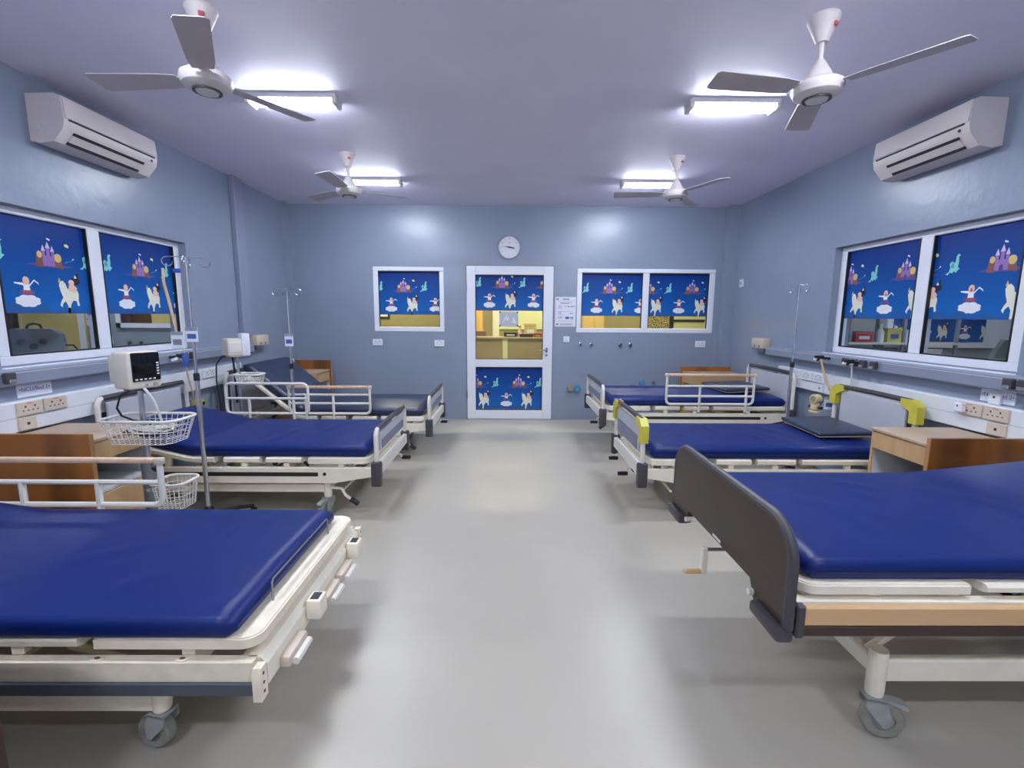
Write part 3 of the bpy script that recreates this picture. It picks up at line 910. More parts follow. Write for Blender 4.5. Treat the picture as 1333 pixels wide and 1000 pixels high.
def make_mattress(label, loc, rotz, hl, zd, W, T, foot_x, length, hinge_x, ang, mt='blue_vinyl', bulge=.012, seam_=True, seed=0, sag=0.0):
    rnd = random.Random(seed)
    path = bed_path(hl, zd, hinge_x, ang, 60, length, foot_x)
    root = thing('mattress', label, 'mattress', loc, rotz, 'vinyl mattresses on the ward beds')
    ns = len(path)
    YD = Vector((0, 1, 0))
    cr = min(T * .42, .04)
    ny = 22
    wr = [(rnd.uniform(0, length), rnd.uniform(-W / 2, W / 2), rnd.uniform(.05, .22), rnd.uniform(-1, 1), rnd.uniform(.003, .008)) for _ in range(16)]
    def section(i):
        s = path[i][0]
        e = min(s, length - s)
        k = 1.0
        if e < .045: k = math.sqrt(max(0, 1 - ((.045 - e) / .045) ** 2))
        hw = W / 2 - .018 * (1 - k)
        t0 = T * .5 * (1 - (.25 + .75 * k)) * .8
        t1 = T - T * .45 * (1 - (.2 + .8 * k))
        r_ = cr * (.4 + .6 * k)
        pts = []
        # bottom right -> up the side -> across the top -> down
        for a in range(-90, 1, 30): pts.append((hw - r_ * .6 + r_ * .6 * math.cos(R(a)), t0 + r_ * .6 + r_ * .6 * math.sin(R(a))))
        for a in range(0, 91, 18): pts.append((hw - r_ + r_ * math.cos(R(a)), t1 - r_ + r_ * math.sin(R(a))))
        for j in range(1, ny):
            y = (hw - r_) * (1 - 2 * j / ny)
            u = y / (W / 2)
            dz = bulge * k * (1 - u * u) - sag * k * math.exp(-((s - length * .5) / (length * .3)) ** 2)
            for (ws, wy, wl, wa, wh) in wr:
                d = (s - ws) * math.cos(wa) + (y - wy) * math.sin(wa)
                q = -(s - ws) * math.sin(wa) + (y - wy) * math.cos(wa)
                dz += k * wh * math.exp(-(d / .024) ** 2) * math.exp(-(q / wl) ** 2)
            pts.append((y, t1 + dz))
        for a in range(90, 181, 18): pts.append((-hw + r_ + r_ * math.cos(R(a)), t1 - r_ + r_ * math.sin(R(a))))
        for a in range(180, 271, 30): pts.append((-hw + r_ * .6 + r_ * .6 * math.cos(R(a)), t0 + r_ * .6 + r_ * .6 * math.sin(R(a))))
        return pts
    m = MB()
    m.sweep([(o, YD, nm) for (_, o, nm) in path], section)
    m.build('cover', mt, root, ang=60)
    if seam_:
        pts = []
        for sd in (1, -1):
            rng = range(1, ns - 1) if sd > 0 else range(ns - 2, 0, -1)
            for i in rng:
                s, o, nm = path[i]
                e = min(s, length - s)
                pts.append(o + YD * sd * (W / 2 + .0012 - (.01 if e < .03 else 0)) + nm * T * .40)
        MB().tube(pts, .0025, 5, closed=True).build('zip_seam', 'seam', root)
    return root

def tube_board(root, nm, x, w_, zlow, ztop, facing, cap=None, panel_mt='board_grey', lower_mt='board_dark', block=True, block_z=None, barz=None):
    """head or foot board made of a bent tube frame with panels; facing = +1 foot, -1 head"""
    hw = w_ / 2 - .025
    rr = .10
    pts = [(x, -hw, zlow)] + [(x, -hw, zlow + (ztop - zlow) * .4)]
    pts += [(x, -hw + .055 - .055 * math.cos(R(a)) , ztop - .055 + .055 * math.sin(R(a)) - 0.0) for a in range(0, 91, 18)]
    pts2 = [(px, -py, pz) for (px, py, pz) in reversed(pts)]
    post_l = MB(); post_l.tube(pts, .017, 8)
    b_ = post_l.build(nm, 'rail_white', root)
    pr = MB(); pr.tube(pts2, .017, 8); pr.build('post', 'rail_white', b_)
    tb = MB(); tb.tube([(x, -hw + .04, ztop - .001), (x, 0, ztop + .004), (x, hw - .04, ztop - .001)], .019, 8); tb.build('top_bar', 'dark_plastic', b_)
    zp0 = zlow + .10
    pz1 = ztop - .035
    MB().rbox(x - .010, x + .010, -hw + .075, hw - .075, zp0, pz1, .004, 1).build('panel', panel_mt, b_)
    MB().rbox(x + facing * .012 - .003, x + facing * .012 + .003, -hw + .11, hw - .11, zp0 + .01, zp0 + (pz1 - zp0) * .55, .002, 1).build('lower_panel', lower_mt, b_)
    if block:
        z0, z1 = block_z
        for s in (-1, 1):
            MB().rbox(x - .035, x + .035, min(s * (w_ / 2 - .045), s * (w_ / 2 + .012)), max(s * (w_ / 2 - .045), s * (w_ / 2 + .012)), z0, z1, .012, 2).build('corner_block', 'dark_plastic', b_)
        MB().rbox(x - .012, x + .024 * 1, -w_ / 2 + .05, w_ / 2 - .05, barz[0], barz[1], .006, 1).build('cross_bar', 'rail_white', b_)
    if cap:
        for s in (-1, 1):
            c = MB()
            prof = [(s * (hw - .11), ztop + .012), (s * (hw - .02), ztop + .014), (s * (hw + .035), ztop - .03), (s * (hw + .035), ztop - .15), (s * (hw - .03), ztop - .15), (s * (hw - .03), ztop - .07), (s * (hw - .11), ztop - .03)]
            c.prism(prof, x - .027, x + .027, 'x')
            c.build('corner_cap', 'yellow', b_)
    return b_

def side_rail(root, x0, x1, y, z0, z1, posts, zfoot, bars, strip=True, r=.0125, hang=None):
    """x0<x1 local, tube outline with rounded lower corners; posts run down to zfoot"""
    rr = .045
    zb = z0
    pts = [(x0, y, z1)] + [(x0, y, zb + rr)] + [(a, y, b) for a, b in arc(x0 + rr, zb + rr, rr, 180, 270, 5)] \
        + [(a, y, b) for a, b in arc(x1 - rr, zb + rr, rr, 270, 360, 5)] + [(x1, y, z1)]
    m = MB(); m.tube(pts, r, 8)
    if not strip:
        m = MB(); full = [(a, y, b) for a, b in arc(x0 + rr, z1 - rr, rr, 90, 180, 5)] + pts[2:-1] + [(a, y, b) for a, b in arc(x1 - rr, z1 - rr, rr, 0, 90, 5)]
        m.tube(full, r, 8, closed=True)
    sr = m.build('side_rail', 'rail_white', root)
    for z in bars:
        MB().tube([(x0, y, z), (x1, y, z)], r * .9, 8).build('rail_bar', 'rail_white', sr)
    for p_ in posts:
        MB().tube([(p_, y, zfoot), (p_, y, max(bars))], r * 1.05, 8).build('rail_post', 'rail_white', sr)
    if strip:
        MB().rbox(x0 + .02, x1 - .02, y - .017, y + .017, z1 - .012, z1 + .014, .008, 2).build('top_strip', 'peach_strip', sr)
        for a in (x0, x1):
            MB().rbox(a - .02, a + .02, y - .018, y + .018, z1 - .02, z1 + .015, .008, 2).build('rail_corner', 'beige_plastic', sr)
    return sr

def make_crank(root, x, y, z, turn=0, L=.09, grip='black_plastic', arm='rail_white', out=.05):
    m = MB()
    dz, dy = -L * math.cos(R(turn)), L * math.sin(R(turn))
    m.tube([(x - .12, y, z), (x + out, y, z), (x + out + .01, y + dy * .1, z + dz * .1), (x + out + .015, y + dy, z + dz)], .0085, 8)
    c = m.build('crank', arm, root)
    g = MB(); g.tube([(x + out + .01, y + dy, z + dz), (x + out + .02, y + dy, z + dz), (x + out + .085, y + dy, z + dz)], [.013, .016, .015], 10)
    g.build('crank_grip', grip, c)
    return c

def base_and_chassis(root, hl, w_, zd, zb0, zb1, cx_f, cx_h, inset=.07, worn=False, slot=True, chassis_z=None, pedals=True, turnf=20, cr=.06):
    cream = 'cream_worn' if worn else 'cream'
    yb = w_ / 2 - inset
    for s in (-1, 1):
        MB().rbox(cx_h, cx_f, s * yb - .018, s * yb + .018, zb0, zb1, .006, 1).build('base_beam', cream, root)
    for x in (cx_h, cx_f):
        MB().rbox(x - .018, x + .018, -yb, yb, zb0 + .012, zb1 - .004, .006, 1).build('base_cross_bar', cream, root)
    i = 0
    for x in (cx_f, cx_h):
        for s in (-1, 1):
            MB().lathe([(0, 2 * cr + .02), (.026, 2 * cr + .02), (.028, 2 * cr + .04), (.028, zb1 + .03), (0, zb1 + .03)], (x, s * yb, 0), 14).build('leg', cream, root)
            make_caster(root, x, s * yb, 2 * cr + .03, cr, turnf + (0 if i < 2 else 50), pedals and x == cx_f)
            i += 1
    # lifting arms
    c0, c1 = chassis_z
    for s in (-1, 1):
        for (xa, xb) in ((cx_f, cx_f - .32), (cx_h, cx_h + .32)):
            m = MB(); m.tube([(xa, s * (yb - .05), zb1 - .01), (xb, s * (yb - .05), c0 + .03)], .014, 8)
            m.build('lift_arm', cream, root)
    # chassis side beams
    yc = w_ / 2
    for s in (-1, 1):
        tp = .045 if slot else 0.0
        prof = [(-hl + .03, c0 + tp), (-hl + .28, c0), (hl - .30, c0), (hl - .03, c0 + tp), (hl - .03, c1), (-hl + .03, c1)]
        m = MB(); m.prism(prof, min(s * yc, s * (yc - .035)), max(s * yc, s * (yc - .035)), 'y')
        bm_ = m.build('side_beam', cream, root)
        if slot:
            g = MB(); g.rbox(-hl + .32, hl - .40, min(s * (yc - .002), s * (yc + .0025)), max(s * (yc - .002), s * (yc + .0025)), c1 - .058, c1 - .030, .001, 1)
            g.build('slot', 'slot', bm_)
            g = MB()
            for x in (-hl + .27, hl - .355): g.lathe([(0, -.003), (.012, -.003), (.012, .003), (0, .003)], (x, s * yc, c1 - .042), 14, 'y')
            g.build('bolt', 'slot', bm_)
    MB().rbox(hl - .09, hl - .05, -yc + .03, yc - .03, c0 + .03, c1 - .01, .006, 1).build('end_beam', cream, root)
    MB().rbox(-hl + .05, -hl + .09, -yc + .03, yc - .03, c0 + .03, c1 - .01, .006, 1).build('end_beam', cream, root)
    for x in (-.35, .25):
        MB().rbox(x - .02, x + .02, -yc + .03, yc - .03, c0 + .04, c1 - .02, .006, 1).build('cross_member', cream, root)

def deck(root, hl, w_, zd, hinge_x, ang, foot_x, length, cuts, T=.042, sup_z=None, worn=False):
    path = bed_path(hl, zd, hinge_x, ang, 80, length, foot_x)
    YD = Vector((0, 1, 0))
    for (a, b) in cuts:
        if a == 0:
            q, h2, xa, xb = .055, w_ / 2, foot_x, foot_x - b
            out = [(xb, -h2)] + arc(xa - q, -h2 + q, q, 270, 360, 6) + arc(xa - q, h2 - q, q, 0, 90, 6) + [(xb, h2)]
            m_ = MB(); m_.prism(out, zd - T, zd - .004, 'z')
            inn = [(xb, -h2 + .006)] + arc(xa - q, -h2 + q, q - .006, 270, 360, 6) + arc(xa - q, h2 - q, q - .006, 0, 90, 6) + [(xb, h2 - .006)]
            m_.prism(inn, zd - .005, zd, 'z')
            m_.build('deck_section', 'cream_worn' if worn else 'cream', root)
            hw = h2
            continue
        seg = [p for p in path if a - 1e-6 <= p[0] <= b + 1e-6]
        hw = w_ / 2
        sec = [(hw, -T * .75), (hw, -.008), (hw - .008, 0), (-hw + .008, 0), (-hw, -.008), (-hw, -T * .75), (-hw + .02, -T), (hw - .02, -T)]
        MB().sweep([(o, YD, nm) for (_, o, nm) in seg], sec).build('deck_section', 'cream_worn' if worn else 'cream', root)
    if sup_z is not None:
        for (a, b) in cuts:
            mid = [p for p in path if abs(p[0] - (a + b) / 2) <= length / 80]
            x = mid[0][1].x; zt = mid[0][1].z - T
            if zt - sup_z > .12 or zt - sup_z < .003: continue
            for s in (-1, 1):
                MB().rbox(x - .02, x + .02, s * (hw - .028) - .014, s * (hw - .028) + .014, sup_z, zt, .003, 1).build('deck_support', 'cream', root)

GB = 'hospital beds in the ward'
# ---------- L2: blue mattress, plain panel foot board
def panel_bed(label, loc, rotz, hl, w_, zd, hinge, ang, foot_top, head_top, caps=False, rails=(), cranks=((.22, 40),), head=True, mattress=None, blk_h=.15):
    root = thing('hospital_bed', label, 'bed', loc, rotz, GB)
    c0, c1 = zd - .175, zd - .068
    dz = zd - .43
    base_and_chassis(root, hl, w_, zd, .172, .234, hl - .36, -hl + .36, .06, chassis_z=(c0, c1), turnf=70)
    cuts = [(.0, .42), (.45, .72), (.75, 1.02), (1.05, 2 * hl - .12)]
    deck(root, hl, w_ - .03, zd, hinge, ang, hl - .05, 2 * hl - .10, cuts, sup_z=c1)
    tube_board(root, 'footboard', hl, w_, zd - .07, foot_top, 1, caps, block=True, block_z=(zd - .20, zd - .025), barz=(zd - .13, zd - .045))
    if head:
        tube_board(root, 'headboard', -hl, w_, zd - .14, head_top, -1, caps, block=True, block_z=(zd - .20, zd - .025), barz=(zd - .13, zd - .045))
    if cranks:
        for yy, tn in cranks:
            make_crank(root, hl - .02, yy, zd - .17, turn=tn, L=.05, out=.02)
    # foot brake lever under the foot end
    m = MB(); m.tube([(hl - .33, -w_ / 2 + .05, .205), (hl - .26, -w_ / 2 + .05, .20), (hl - .235, -w_ / 2 + .05, .15), (hl - .19, -w_ / 2 + .05, .115)], .011, 8)
    bl = m.build('brake_lever', 'cream', root)
    m = MB(); m.tube([(hl - .20, -w_ / 2 + .05, .122), (hl - .145, -w_ / 2 + .05, .085)], .019, 8); m.build('pedal_pad', 'black_plastic', bl)
    m = MB(); m.tube([(hl - .25, -w_ / 2 + .05, .19), (hl - .22, w_ / 2 - .05, .19)], .009, 8); m.build('brake_bar', 'cream', root)
    for r_ in rails:
        side_rail(root, **r_)
    return root
hl2 = .940
L2 = (-1.850, 3.58, 0)
panel_bed('cream bed with a grey panel footboard, slightly raised head, behind the vital signs trolley', L2, 0, hl2, .93, .43, -.33, 13, .625, .83,
          rails=(dict(x0=-2.47 + 1.85, x1=-1.755 + 1.85, y=.475, z0=.545, z1=.81, posts=(-2.27 + 1.85, -1.885 + 1.85), zfoot=.40, bars=(.678,), strip=False),))
make_mattress('blue vinyl mattress on the left wall bed behind the vital signs trolley', L2, 0, hl2, .43, .86, .082, hl2 - .06, 1.79, -.33, 13, seed=3)
# ---------- L3: grey-navy mattress, raised back
hl3 = .985
L3 = (-1.765, 4.97, 0)
panel_bed('cream bed at the back wall with steeply raised backrest and grey-navy mattress', L3, 0, hl3, .94, .42, -.27, 40, .61, .84,
          rails=(dict(x0=-2.125 + 1.765, x1=-1.345 + 1.765, y=-.482, z0=.455, z1=.715, posts=(-1.965 + 1.765, -1.70 + 1.765), zfoot=.36, bars=(.64, .555), strip=True),))
make_mattress('grey-navy vinyl mattress with its head section folded up steeply', L3, 0, hl3, .42, .87, .082, hl3 - .06, 1.93, -.27, 40, mt='navy_vinyl', seed=5)
# ---------- R2: yellow corner caps
hlr = .935
R2 = (1.865, 3.535, 0)
panel_bed('cream bed with yellow corner caps on its head and foot boards', R2, PI, hlr, .85, .43, -.6, 0, .70, .84, caps=True, cranks=((-.30, 60), (.05, 20)))
make_mattress('blue vinyl mattress on the bed with yellow corner caps', R2, PI, hlr, .43, .79, .082, hlr - .06, 1.76, -.6, 0, seed=8)
# ---------- R3
R3 = (1.885, 5.03, 0)
panel_bed('cream bed at the back wall with flat blue mattress and wooden topped side rail', R3, PI, .945, .95, .525, -.6, 0, .725, .86,
          rails=(dict(x0=1.885 - 2.415, x1=1.885 - 1.555, y=.485, z0=.555, z1=.845, posts=(1.885 - 2.345, 1.885 - 1.885), zfoot=.475, bars=(.735, .635), strip=True),))
make_mattress('blue vinyl mattress on the bed under the double back window', R3, PI, .945, .525, .88, .08, .945 - .06, 1.78, -.6, 0, seed=11)

# ---------- L1: no footboard
hl1 = 1.03
L1 = (-1.775, 1.76, 0)
b1 = thing('hospital_bed', 'cream bed without footboard, open brackets at its foot end, blue mattress', 'bed', L1, 0, GB)
base_and_chassis(b1, hl1, .94, .425, .138, .235, hl1 - .375, -hl1 + .36, .075, worn=True, slot=False, chassis_z=(.297, .36), pedals=False, turnf=-12)
deck(b1, hl1, .90, .425, -.4, 8, hl1 - .02, 2 * hl1 - .06, [(0, .50), (.53, 1.0), (1.03, 1.95)], T=.034, sup_z=.36, worn=True)
for s in (-1, 1):
    MB().rbox(-hl1 + .1, hl1 - .025, min(s * .452, s * .478), max(s * .452, s * .478), .252, .297, .004, 1).build('side_bumper', 'bumper', b1)
    m = MB(); m.prism([(s * .452, .245), (s * .490, .245), (s * .490, .335), (s * .482, .352), (s * .452, .352)], hl1 - .022, hl1 + .004, 'x')
    br = m.build('end_bracket', 'cream_worn', b1)
    m = MB()
    for z in (.27, .30, .33): m.lathe([(0, 0), (.005, 0), (.005, .0015), (0, .0015)], (hl1 + .004, s * .472, z), 10, 'x')
    m.build('bolt_hole', 'box_brown', br)
for s in (-1, 1):
    for x in (-.45, .05, .52, .78):
        m = MB(); m.lathe([(0, 0), (.020, 0), (.022, .003), (.015, .0045), (0, .0035)], (0, 0, 0), 16); m.xf(Matrix.Translation((x, s * .4535, .36)) @ Matrix.Diagonal((1, .6, 1, 1)))
        oc = m.build('hole_cover', 'cream', b1)
        m = MB(); m.lathe([(0, 0), (.009, 0), (.009, .001), (0, .001)], (0, 0, 0), 12); m.xf(Matrix.Translation((x, s * .4535, .3642)) @ Matrix.Diagonal((1, .55, 1, 1)))
        m.build('rust_mark', 'box_brown', oc)
MB().prism([(hl1 - .06, .36), (hl1 - .02, .36), (hl1 + .0, .335), (hl1 + .0, .265), (hl1 - .06, .265)], -.44, .44, 'y').build('foot_panel', 'cream', b1)
for yy in (-.13, .31):
    m = MB(); m.rbox(hl1, hl1 + .055, yy - .035, yy + .035, .29, .365, .008, 2)
    sk = m.build('board_socket', 'cream', b1)
    MB().box(hl1 + .012, hl1 + .043, yy - .022, yy + .022, .364, .3662).build('socket_hole', 'slot', sk, smooth=False)
for yy in (-.30, .03, .19):
    m = MB(); m.rbox(hl1 - .005, hl1 + .035, yy - .07, yy + .07, .262, .30, .008, 2)
    cf = m.build('folded_crank', 'beige_plastic', b1)
    m = MB(); m.tube([(hl1 + .045, yy - .05, .272), (hl1 + .045, yy + .055, .272)], .013, 8); m.build('crank_grip', 'rail_white', cf)
m = MB()
xw = hl1 - .07
m.tube([(xw, -.25, .425), (xw, -.25, .49), (xw, -.24, .50), (xw, .24, .50), (xw, .25, .49), (xw, .25, .425)], .0035, 6)
m.build('mattress_stop', 'steel_dull', b1)
side_rail(b1, -2.60 + 1.775, -1.70 + 1.775, .455, .475, .70, (-2.38 + 1.775, -2.01 + 1.775), .36, (.59,), strip=True, r=.014)
tube_board(b1, 'headboard', -hl1, .92, .28, .80, -1, block=True, block_z=(.23, .40), barz=(.30, .38))
make_mattress('blue vinyl mattress on the bed without footboard', (L1[0], L1[1] - .035, 0), 0, hl1, .425, .84, .066, hl1 - .085, 1.90, -.4, 8, seed=21, seam_=False)

# ---------- R1: dark wooden footboard
hl_ = 1.0
R1 = (1.845, 1.765, 0)
b4 = thing('hospital_bed', 'cream bed with dark brown wooden footboard and wood side strip', 'bed', R1, PI, GB)
base_and_chassis(b4, hl_, .93, .60, .205, .285, hl_ - .40, -hl_ + .36, .115, slot=False, chassis_z=(.50, .56), turnf=-14, cr=.066)
deck(b4, hl_, .90, .605, -.05, 6, hl_ - .05, 2 * hl_ - .10, [(0, .52), (.57, 1.02), (1.05, 1.88)], T=.03, sup_z=.56)
for s in (-1, 1):
    MB().rbox(-hl_ + .05, hl_ - .04, min(s * .463, s * .480), max(s * .463, s * .480), .488, .552, .006, 1).build('wood_strip', 'wood_peach', b4)
    MB().rbox(-hl_ + .05, hl_ - .04, min(s * .458, s * .478), max(s * .458, s * .478), .452, .488, .005, 1).build('dark_strip', 'maroon', b4)
    MB().rbox(hl_ - .05, hl_ - .022, min(s * .455, s * .486), max(s * .455, s * .486), .45, .558, .006, 1).build('strip_end', 'dark_plastic', b4)
def wood_board_profile(hw, z0, z1, r=.12):
    pts = [(-hw, z0), (-hw + .16, z0), (-hw + .20, z0 + .075), (hw - .20, z0 + .075), (hw - .16, z0), (hw, z0)]
    pts += [(a, b) for a, b in arc(hw - r, z1 - r, r, 0, 90, 7)] + [(a, b) for a, b in arc(-hw + r, z1 - r, r, 90, 180, 7)]
    return pts
def wood_board(root, x, hw, z0, z1, name='footboard'):
    m = MB(); m.prism(wood_board_profile(hw, z0, z1), x - .014, x + .014, 'x')
    fb_ = m.build(name, 'wood_dark', root)
    r = .12
    tp = [(x, hw + .002, z0 + .03), (x, hw + .002, z1 - r)] + [(x, a, b) for a, b in arc(hw - r, z1 - r, r + .002, 0, 90, 8)] + \
         [(x, a, b) for a, b in arc(-hw + r, z1 - r, r + .002, 90, 180, 8)] + [(x, -hw - .002, z1 - r), (x, -hw - .002, z0 + .03)]
    MB().tube(tp, .0165, 10).build('edge_trim', 'dark_plastic', fb_)
    for s in (-1, 1):
        MB().rbox(x - .014, x + .040, min(s * (hw - .15), s * (hw + .018)), max(s * (hw - .15), s * (hw + .018)), z0 - .012, z0 + .03, .012, 2).build('corner_bumper', 'dark_plastic', fb_)
    MB().box(x + .014, x + .0155, -.02, .05, z0 + .082, z0 + .094).build('maker_plate', 'silver', fb_, smooth=False)
    return fb_
wood_board(b4, hl_ + .0, .475, .452, .795)
m = MB(); m.prism(wood_board_profile(.46, .45, .90), -hl_ - .014, -hl_ + .014, 'x'); m.build('headboard', 'wood_dark', b4)
m = MB(); m.tube([(hl_ - .12, .03, .50), (hl_ + .06, .03, .50)], .007, 8)
ck_ = m.build('crank', 'steel_dull', b4)
MB().rbox(hl_ + .055, hl_ + .078, .02, .04, .40, .51, .004, 1).build('crank_arm', 'cream', ck_)
MB().rbox(hl_ + .07, hl_ + .145, .021, .039, .398, .418, .006, 1).build('crank_grip', 'wood_peach', ck_)
for yy in (-.27, .30):
    m = MB(); m.tube([(hl_ - .10, yy, .49), (hl_ + .03, yy, .49)], .012, 8); m.build('folded_crank', 'rail_white', b4)
make_mattress('blue vinyl mattress on the bed with the dark brown wooden footboard', (R1[0], R1[1] + .0, 0), PI, hl_, .605, .85, .066, hl_ - .075, 1.84, -.05, 6, seed=33)

# detached dark footboard beside the near left bed
fb = thing('spare_footboard', 'dark maroon board standing upright beside the bed without footboard', 'board', (-1.69, 1.02, 0), PI / 2)
m = MB(); m.prism([(-.44, .012), (.44, .012)] + arc(.44 - .1, .62, .1, 0, 90, 6) + arc(-.44 + .1, .62, .1, 90, 180, 6), -.014, .014, 'x')
m.build('board_panel', 'maroon', fb)
for s in (-1, 1):
    MB().rbox(-.05, .05, s * .40 - .03, s * .40 + .03, 0, .03, .006, 1).build('foot', 'dark_plastic', fb)

# pillows (flat vinyl cushions)
def pillow(label, loc, rz, L, W, tilt):
    root = thing('pillow', label, 'pillow', loc, rz, 'flat vinyl pillows')
    Mx = Matrix.Rotation(R(tilt), 4, 'Y')
    MB().rbox(-L / 2, L / 2, -W / 2, W / 2, .012, .042, .014, 3, Mx).build('pillow_cover', 'pillow_vinyl', root)
    MB().rbox(-L / 2 + .01, L / 2 - .01, -W / 2 + .01, W / 2 - .01, 0, .012, .004, 1, Mx).build('foam_base', 'foam', root)
    return root
pillow('flat grey-blue vinyl pillow at the head of the yellow capped bed', (2.50, 3.60, .540), R(-4), .40, .56, -2)
pillow('flat grey-blue vinyl pillow lying on the bed under the double window', (2.48, 5.08, .634), R(3), .48, .56, -2)

# ------------------------------------------------------------------ lockers
def locker(label, x, y, sgn, panel_side, ptop=.755, panel=True, d=.52, wd=.42, front=None, pz=0.0):
    """x = wall x, sgn = +1 left wall; root local: +x points to the aisle, y along the wall; panel_side = world y side of brown board"""
    root = thing('bedside_locker', label, 'locker', (x, y, 0), 0 if sgn > 0 else PI, 'wooden bedside lockers')
    ps = panel_side * (1 if sgn > 0 else -1)
    x0, x1 = .055, .055 + d
    h_ = .715
    t = .018
    MB().rbox(x0, x1 + .01, -wd / 2, wd / 2, h_ - t, h_, .003, 1).build('top', 'wood_top', root)
    for s in (-1, 1):
        MB().box(x0, x1, min(s * (wd / 2 - t), s * wd / 2), max(s * (wd / 2 - t), s * wd / 2), .05, h_ - t).build('side_panel', 'wood_light', root, smooth=False)
    MB().box(x0, x0 + .01, -wd / 2 + t, wd / 2 - t, .05, h_ - t).build('back_panel', 'shelf_grey', root, smooth=False)
    MB().box(x0 + .01, x1 - .004, -wd / 2 + t, wd / 2 - t, .395, .41).build('shelf', 'shelf_grey', root, smooth=False)
    for ya in (-wd / 2 + t, wd / 2 - t - .002):
        MB().box(x0 + .012, x1 - .01, ya, ya + .002, .41, .58).build('niche_lining', 'shelf_grey', root, smooth=False)
    dr = MB(); dr.rbox(x1 - .02, x1 + .004, -wd / 2 + t + .003, wd / 2 - t - .003, .585, h_ - t - .004, .002, 1)
    d_ = dr.build('drawer', 'wood_light', root)
    MB().box(x0 + .03, x1 - .02, -wd / 2 + .03, wd / 2 - .03, .582, .588).build('drawer_base', 'wood_edge', d_, smooth=False)
    MB().rbox(x1 - .016, x1 + .002, -wd / 2 + t + .003, wd / 2 - t - .003, .06, .39, .002, 1).build('door', 'wood_light', root)
    for a in (x0 + .03, x1 - .03):
        for s in (-1, 1):
            MB().lathe([(0, 0), (.016, 0), (.016, .05), (0, .05)], (a, s * (wd / 2 - .03), 0), 10).build('foot', 'dark_plastic', root)
    if panel:
        yy = ps * (wd / 2 + .012)
        m = MB(); m.box(x0 - .002, x1 + .02, yy - .010, yy + .010, .04, ptop)
        m.build('end_board', 'wood_brown', root, smooth=False)
        MB().box(x1 + .02, x1 + .026, yy - .011, yy + .011, .04, ptop).build('board_edge', 'wood_edge', root, smooth=False)
    return root
locker('wooden locker with brown end board beside the monitor trolley, left wall', XL, 2.725, 1, -1)
locker('wooden locker with brown end board between the yellow capped and wooden footboard beds', XR, 2.725, -1, -1)
locker('wooden locker in the back left corner with a bottle on top', XL, 5.78, 1, 1, ptop=.83)
locker('wooden locker in the back right corner under the double window', XR, 5.80, -1, 1, ptop=.77, d=.62)
bt = thing('sanitiser_bottle', 'clear blue pump bottle on the back left locker', 'bottle', (-2.62, 5.70, .715))
MB().lathe([(0, 0), (.036, 0), (.040, .008), (.040, .075), (.03, .095), (.013, .105), (.013, .115), (0, .115)], n=20).build('bottle_body', 'bottle_clear', bt)
m = MB(); m.lathe([(0, .115), (.016, .115), (.016, .13), (.005, .132), (.005, .15), (0, .15)], n=14); m.rbox(-.035, .012, -.008, .008, .148, .162, .004, 1)
m.build('pump', 'pvc', bt)

# ------------------------------------------------------------------ drip stands
def iv_stand(label, x, y, top, arm_ang, arms=4, arm_len=.13, base_r=.28, base_ang=20, lean=(0, 0)):
    root = thing('drip_stand', label, 'drip stand', (x, y, 0), 0, 'steel drip stands')
    zc_ = .10
    MB().lathe([(0, zc_ - .02), (.03, zc_ - .02), (.03, zc_ + .03), (.016, zc_ + .05), (0, zc_ + .05)], n=16).build('base_hub', 'black_plastic', root)
    for k in range(5):
        a_ = R(base_ang + 72 * k)
        c_, s_ = math.cos(a_), math.sin(a_)
        l = MB(); l.tube([(c_ * .02, s_ * .02, zc_), (c_ * base_r * .7, s_ * base_r * .7, .075), (c_ * base_r, s_ * base_r, .06)], [.016, .014, .012], 8)
        lg = l.build('leg', 'black_plastic', root)
        ww = MB(); ww.lathe([(0, -.012), (.022, -.012), (.025, 0), (.022, .012), (0, .012)], n=14, axis='y')
        ww.xf(Matrix.Translation((c_ * base_r, s_ * base_r, .025)) @ Matrix.Rotation(a_ + .6, 4, 'Z')); ww.build('castor', 'black_plastic', lg)
    zm = top * .58
    MB().tube([(0, 0, zc_), (0, 0, zm)], .0145, 12).build('lower_pole', 'steel', root)
    MB().lathe([(0, zm - .03), (.018, zm - .03), (.018, zm + .015), (.011, zm + .02), (0, zm + .02)], n=14).build('clamp', 'black_plastic', root)
    MB().tube([(0, 0, zm), (0, 0, top)], .0095, 10).build('upper_pole', 'steel', root)
    for k in range(arms):
        a_ = R(arm_ang + 360 / arms * k)
        c_, s_ = math.cos(a_), math.sin(a_)
        pts = [(0, 0, top), (c_ * arm_len * .75, s_ * arm_len * .75, top - .004)]
        for t in range(0, 300, 30):
            rr_ = arm_len * .75 + .028 * math.sin(R(t))
            pts.append((c_ * rr_, s_ * rr_, top - .032 + .028 * math.cos(R(t))))
        MB().tube(pts, .0032, 6).build('hook', 'steel', root)
    return root
iv_stand('steel drip stand with hanging cards behind the vital signs trolley', -1.985, 2.97, 1.755, 25, base_ang=52)
iv_stand('steel drip stand before the back left locker between two beds', -1.975, 4.25, 1.635, 8, base_ang=30, base_r=.22)
iv_stand('steel drip stand near the right wall between the two back beds', 2.61, 4.28, 1.70, 10, base_ang=10, base_r=.22, arm_len=.12)

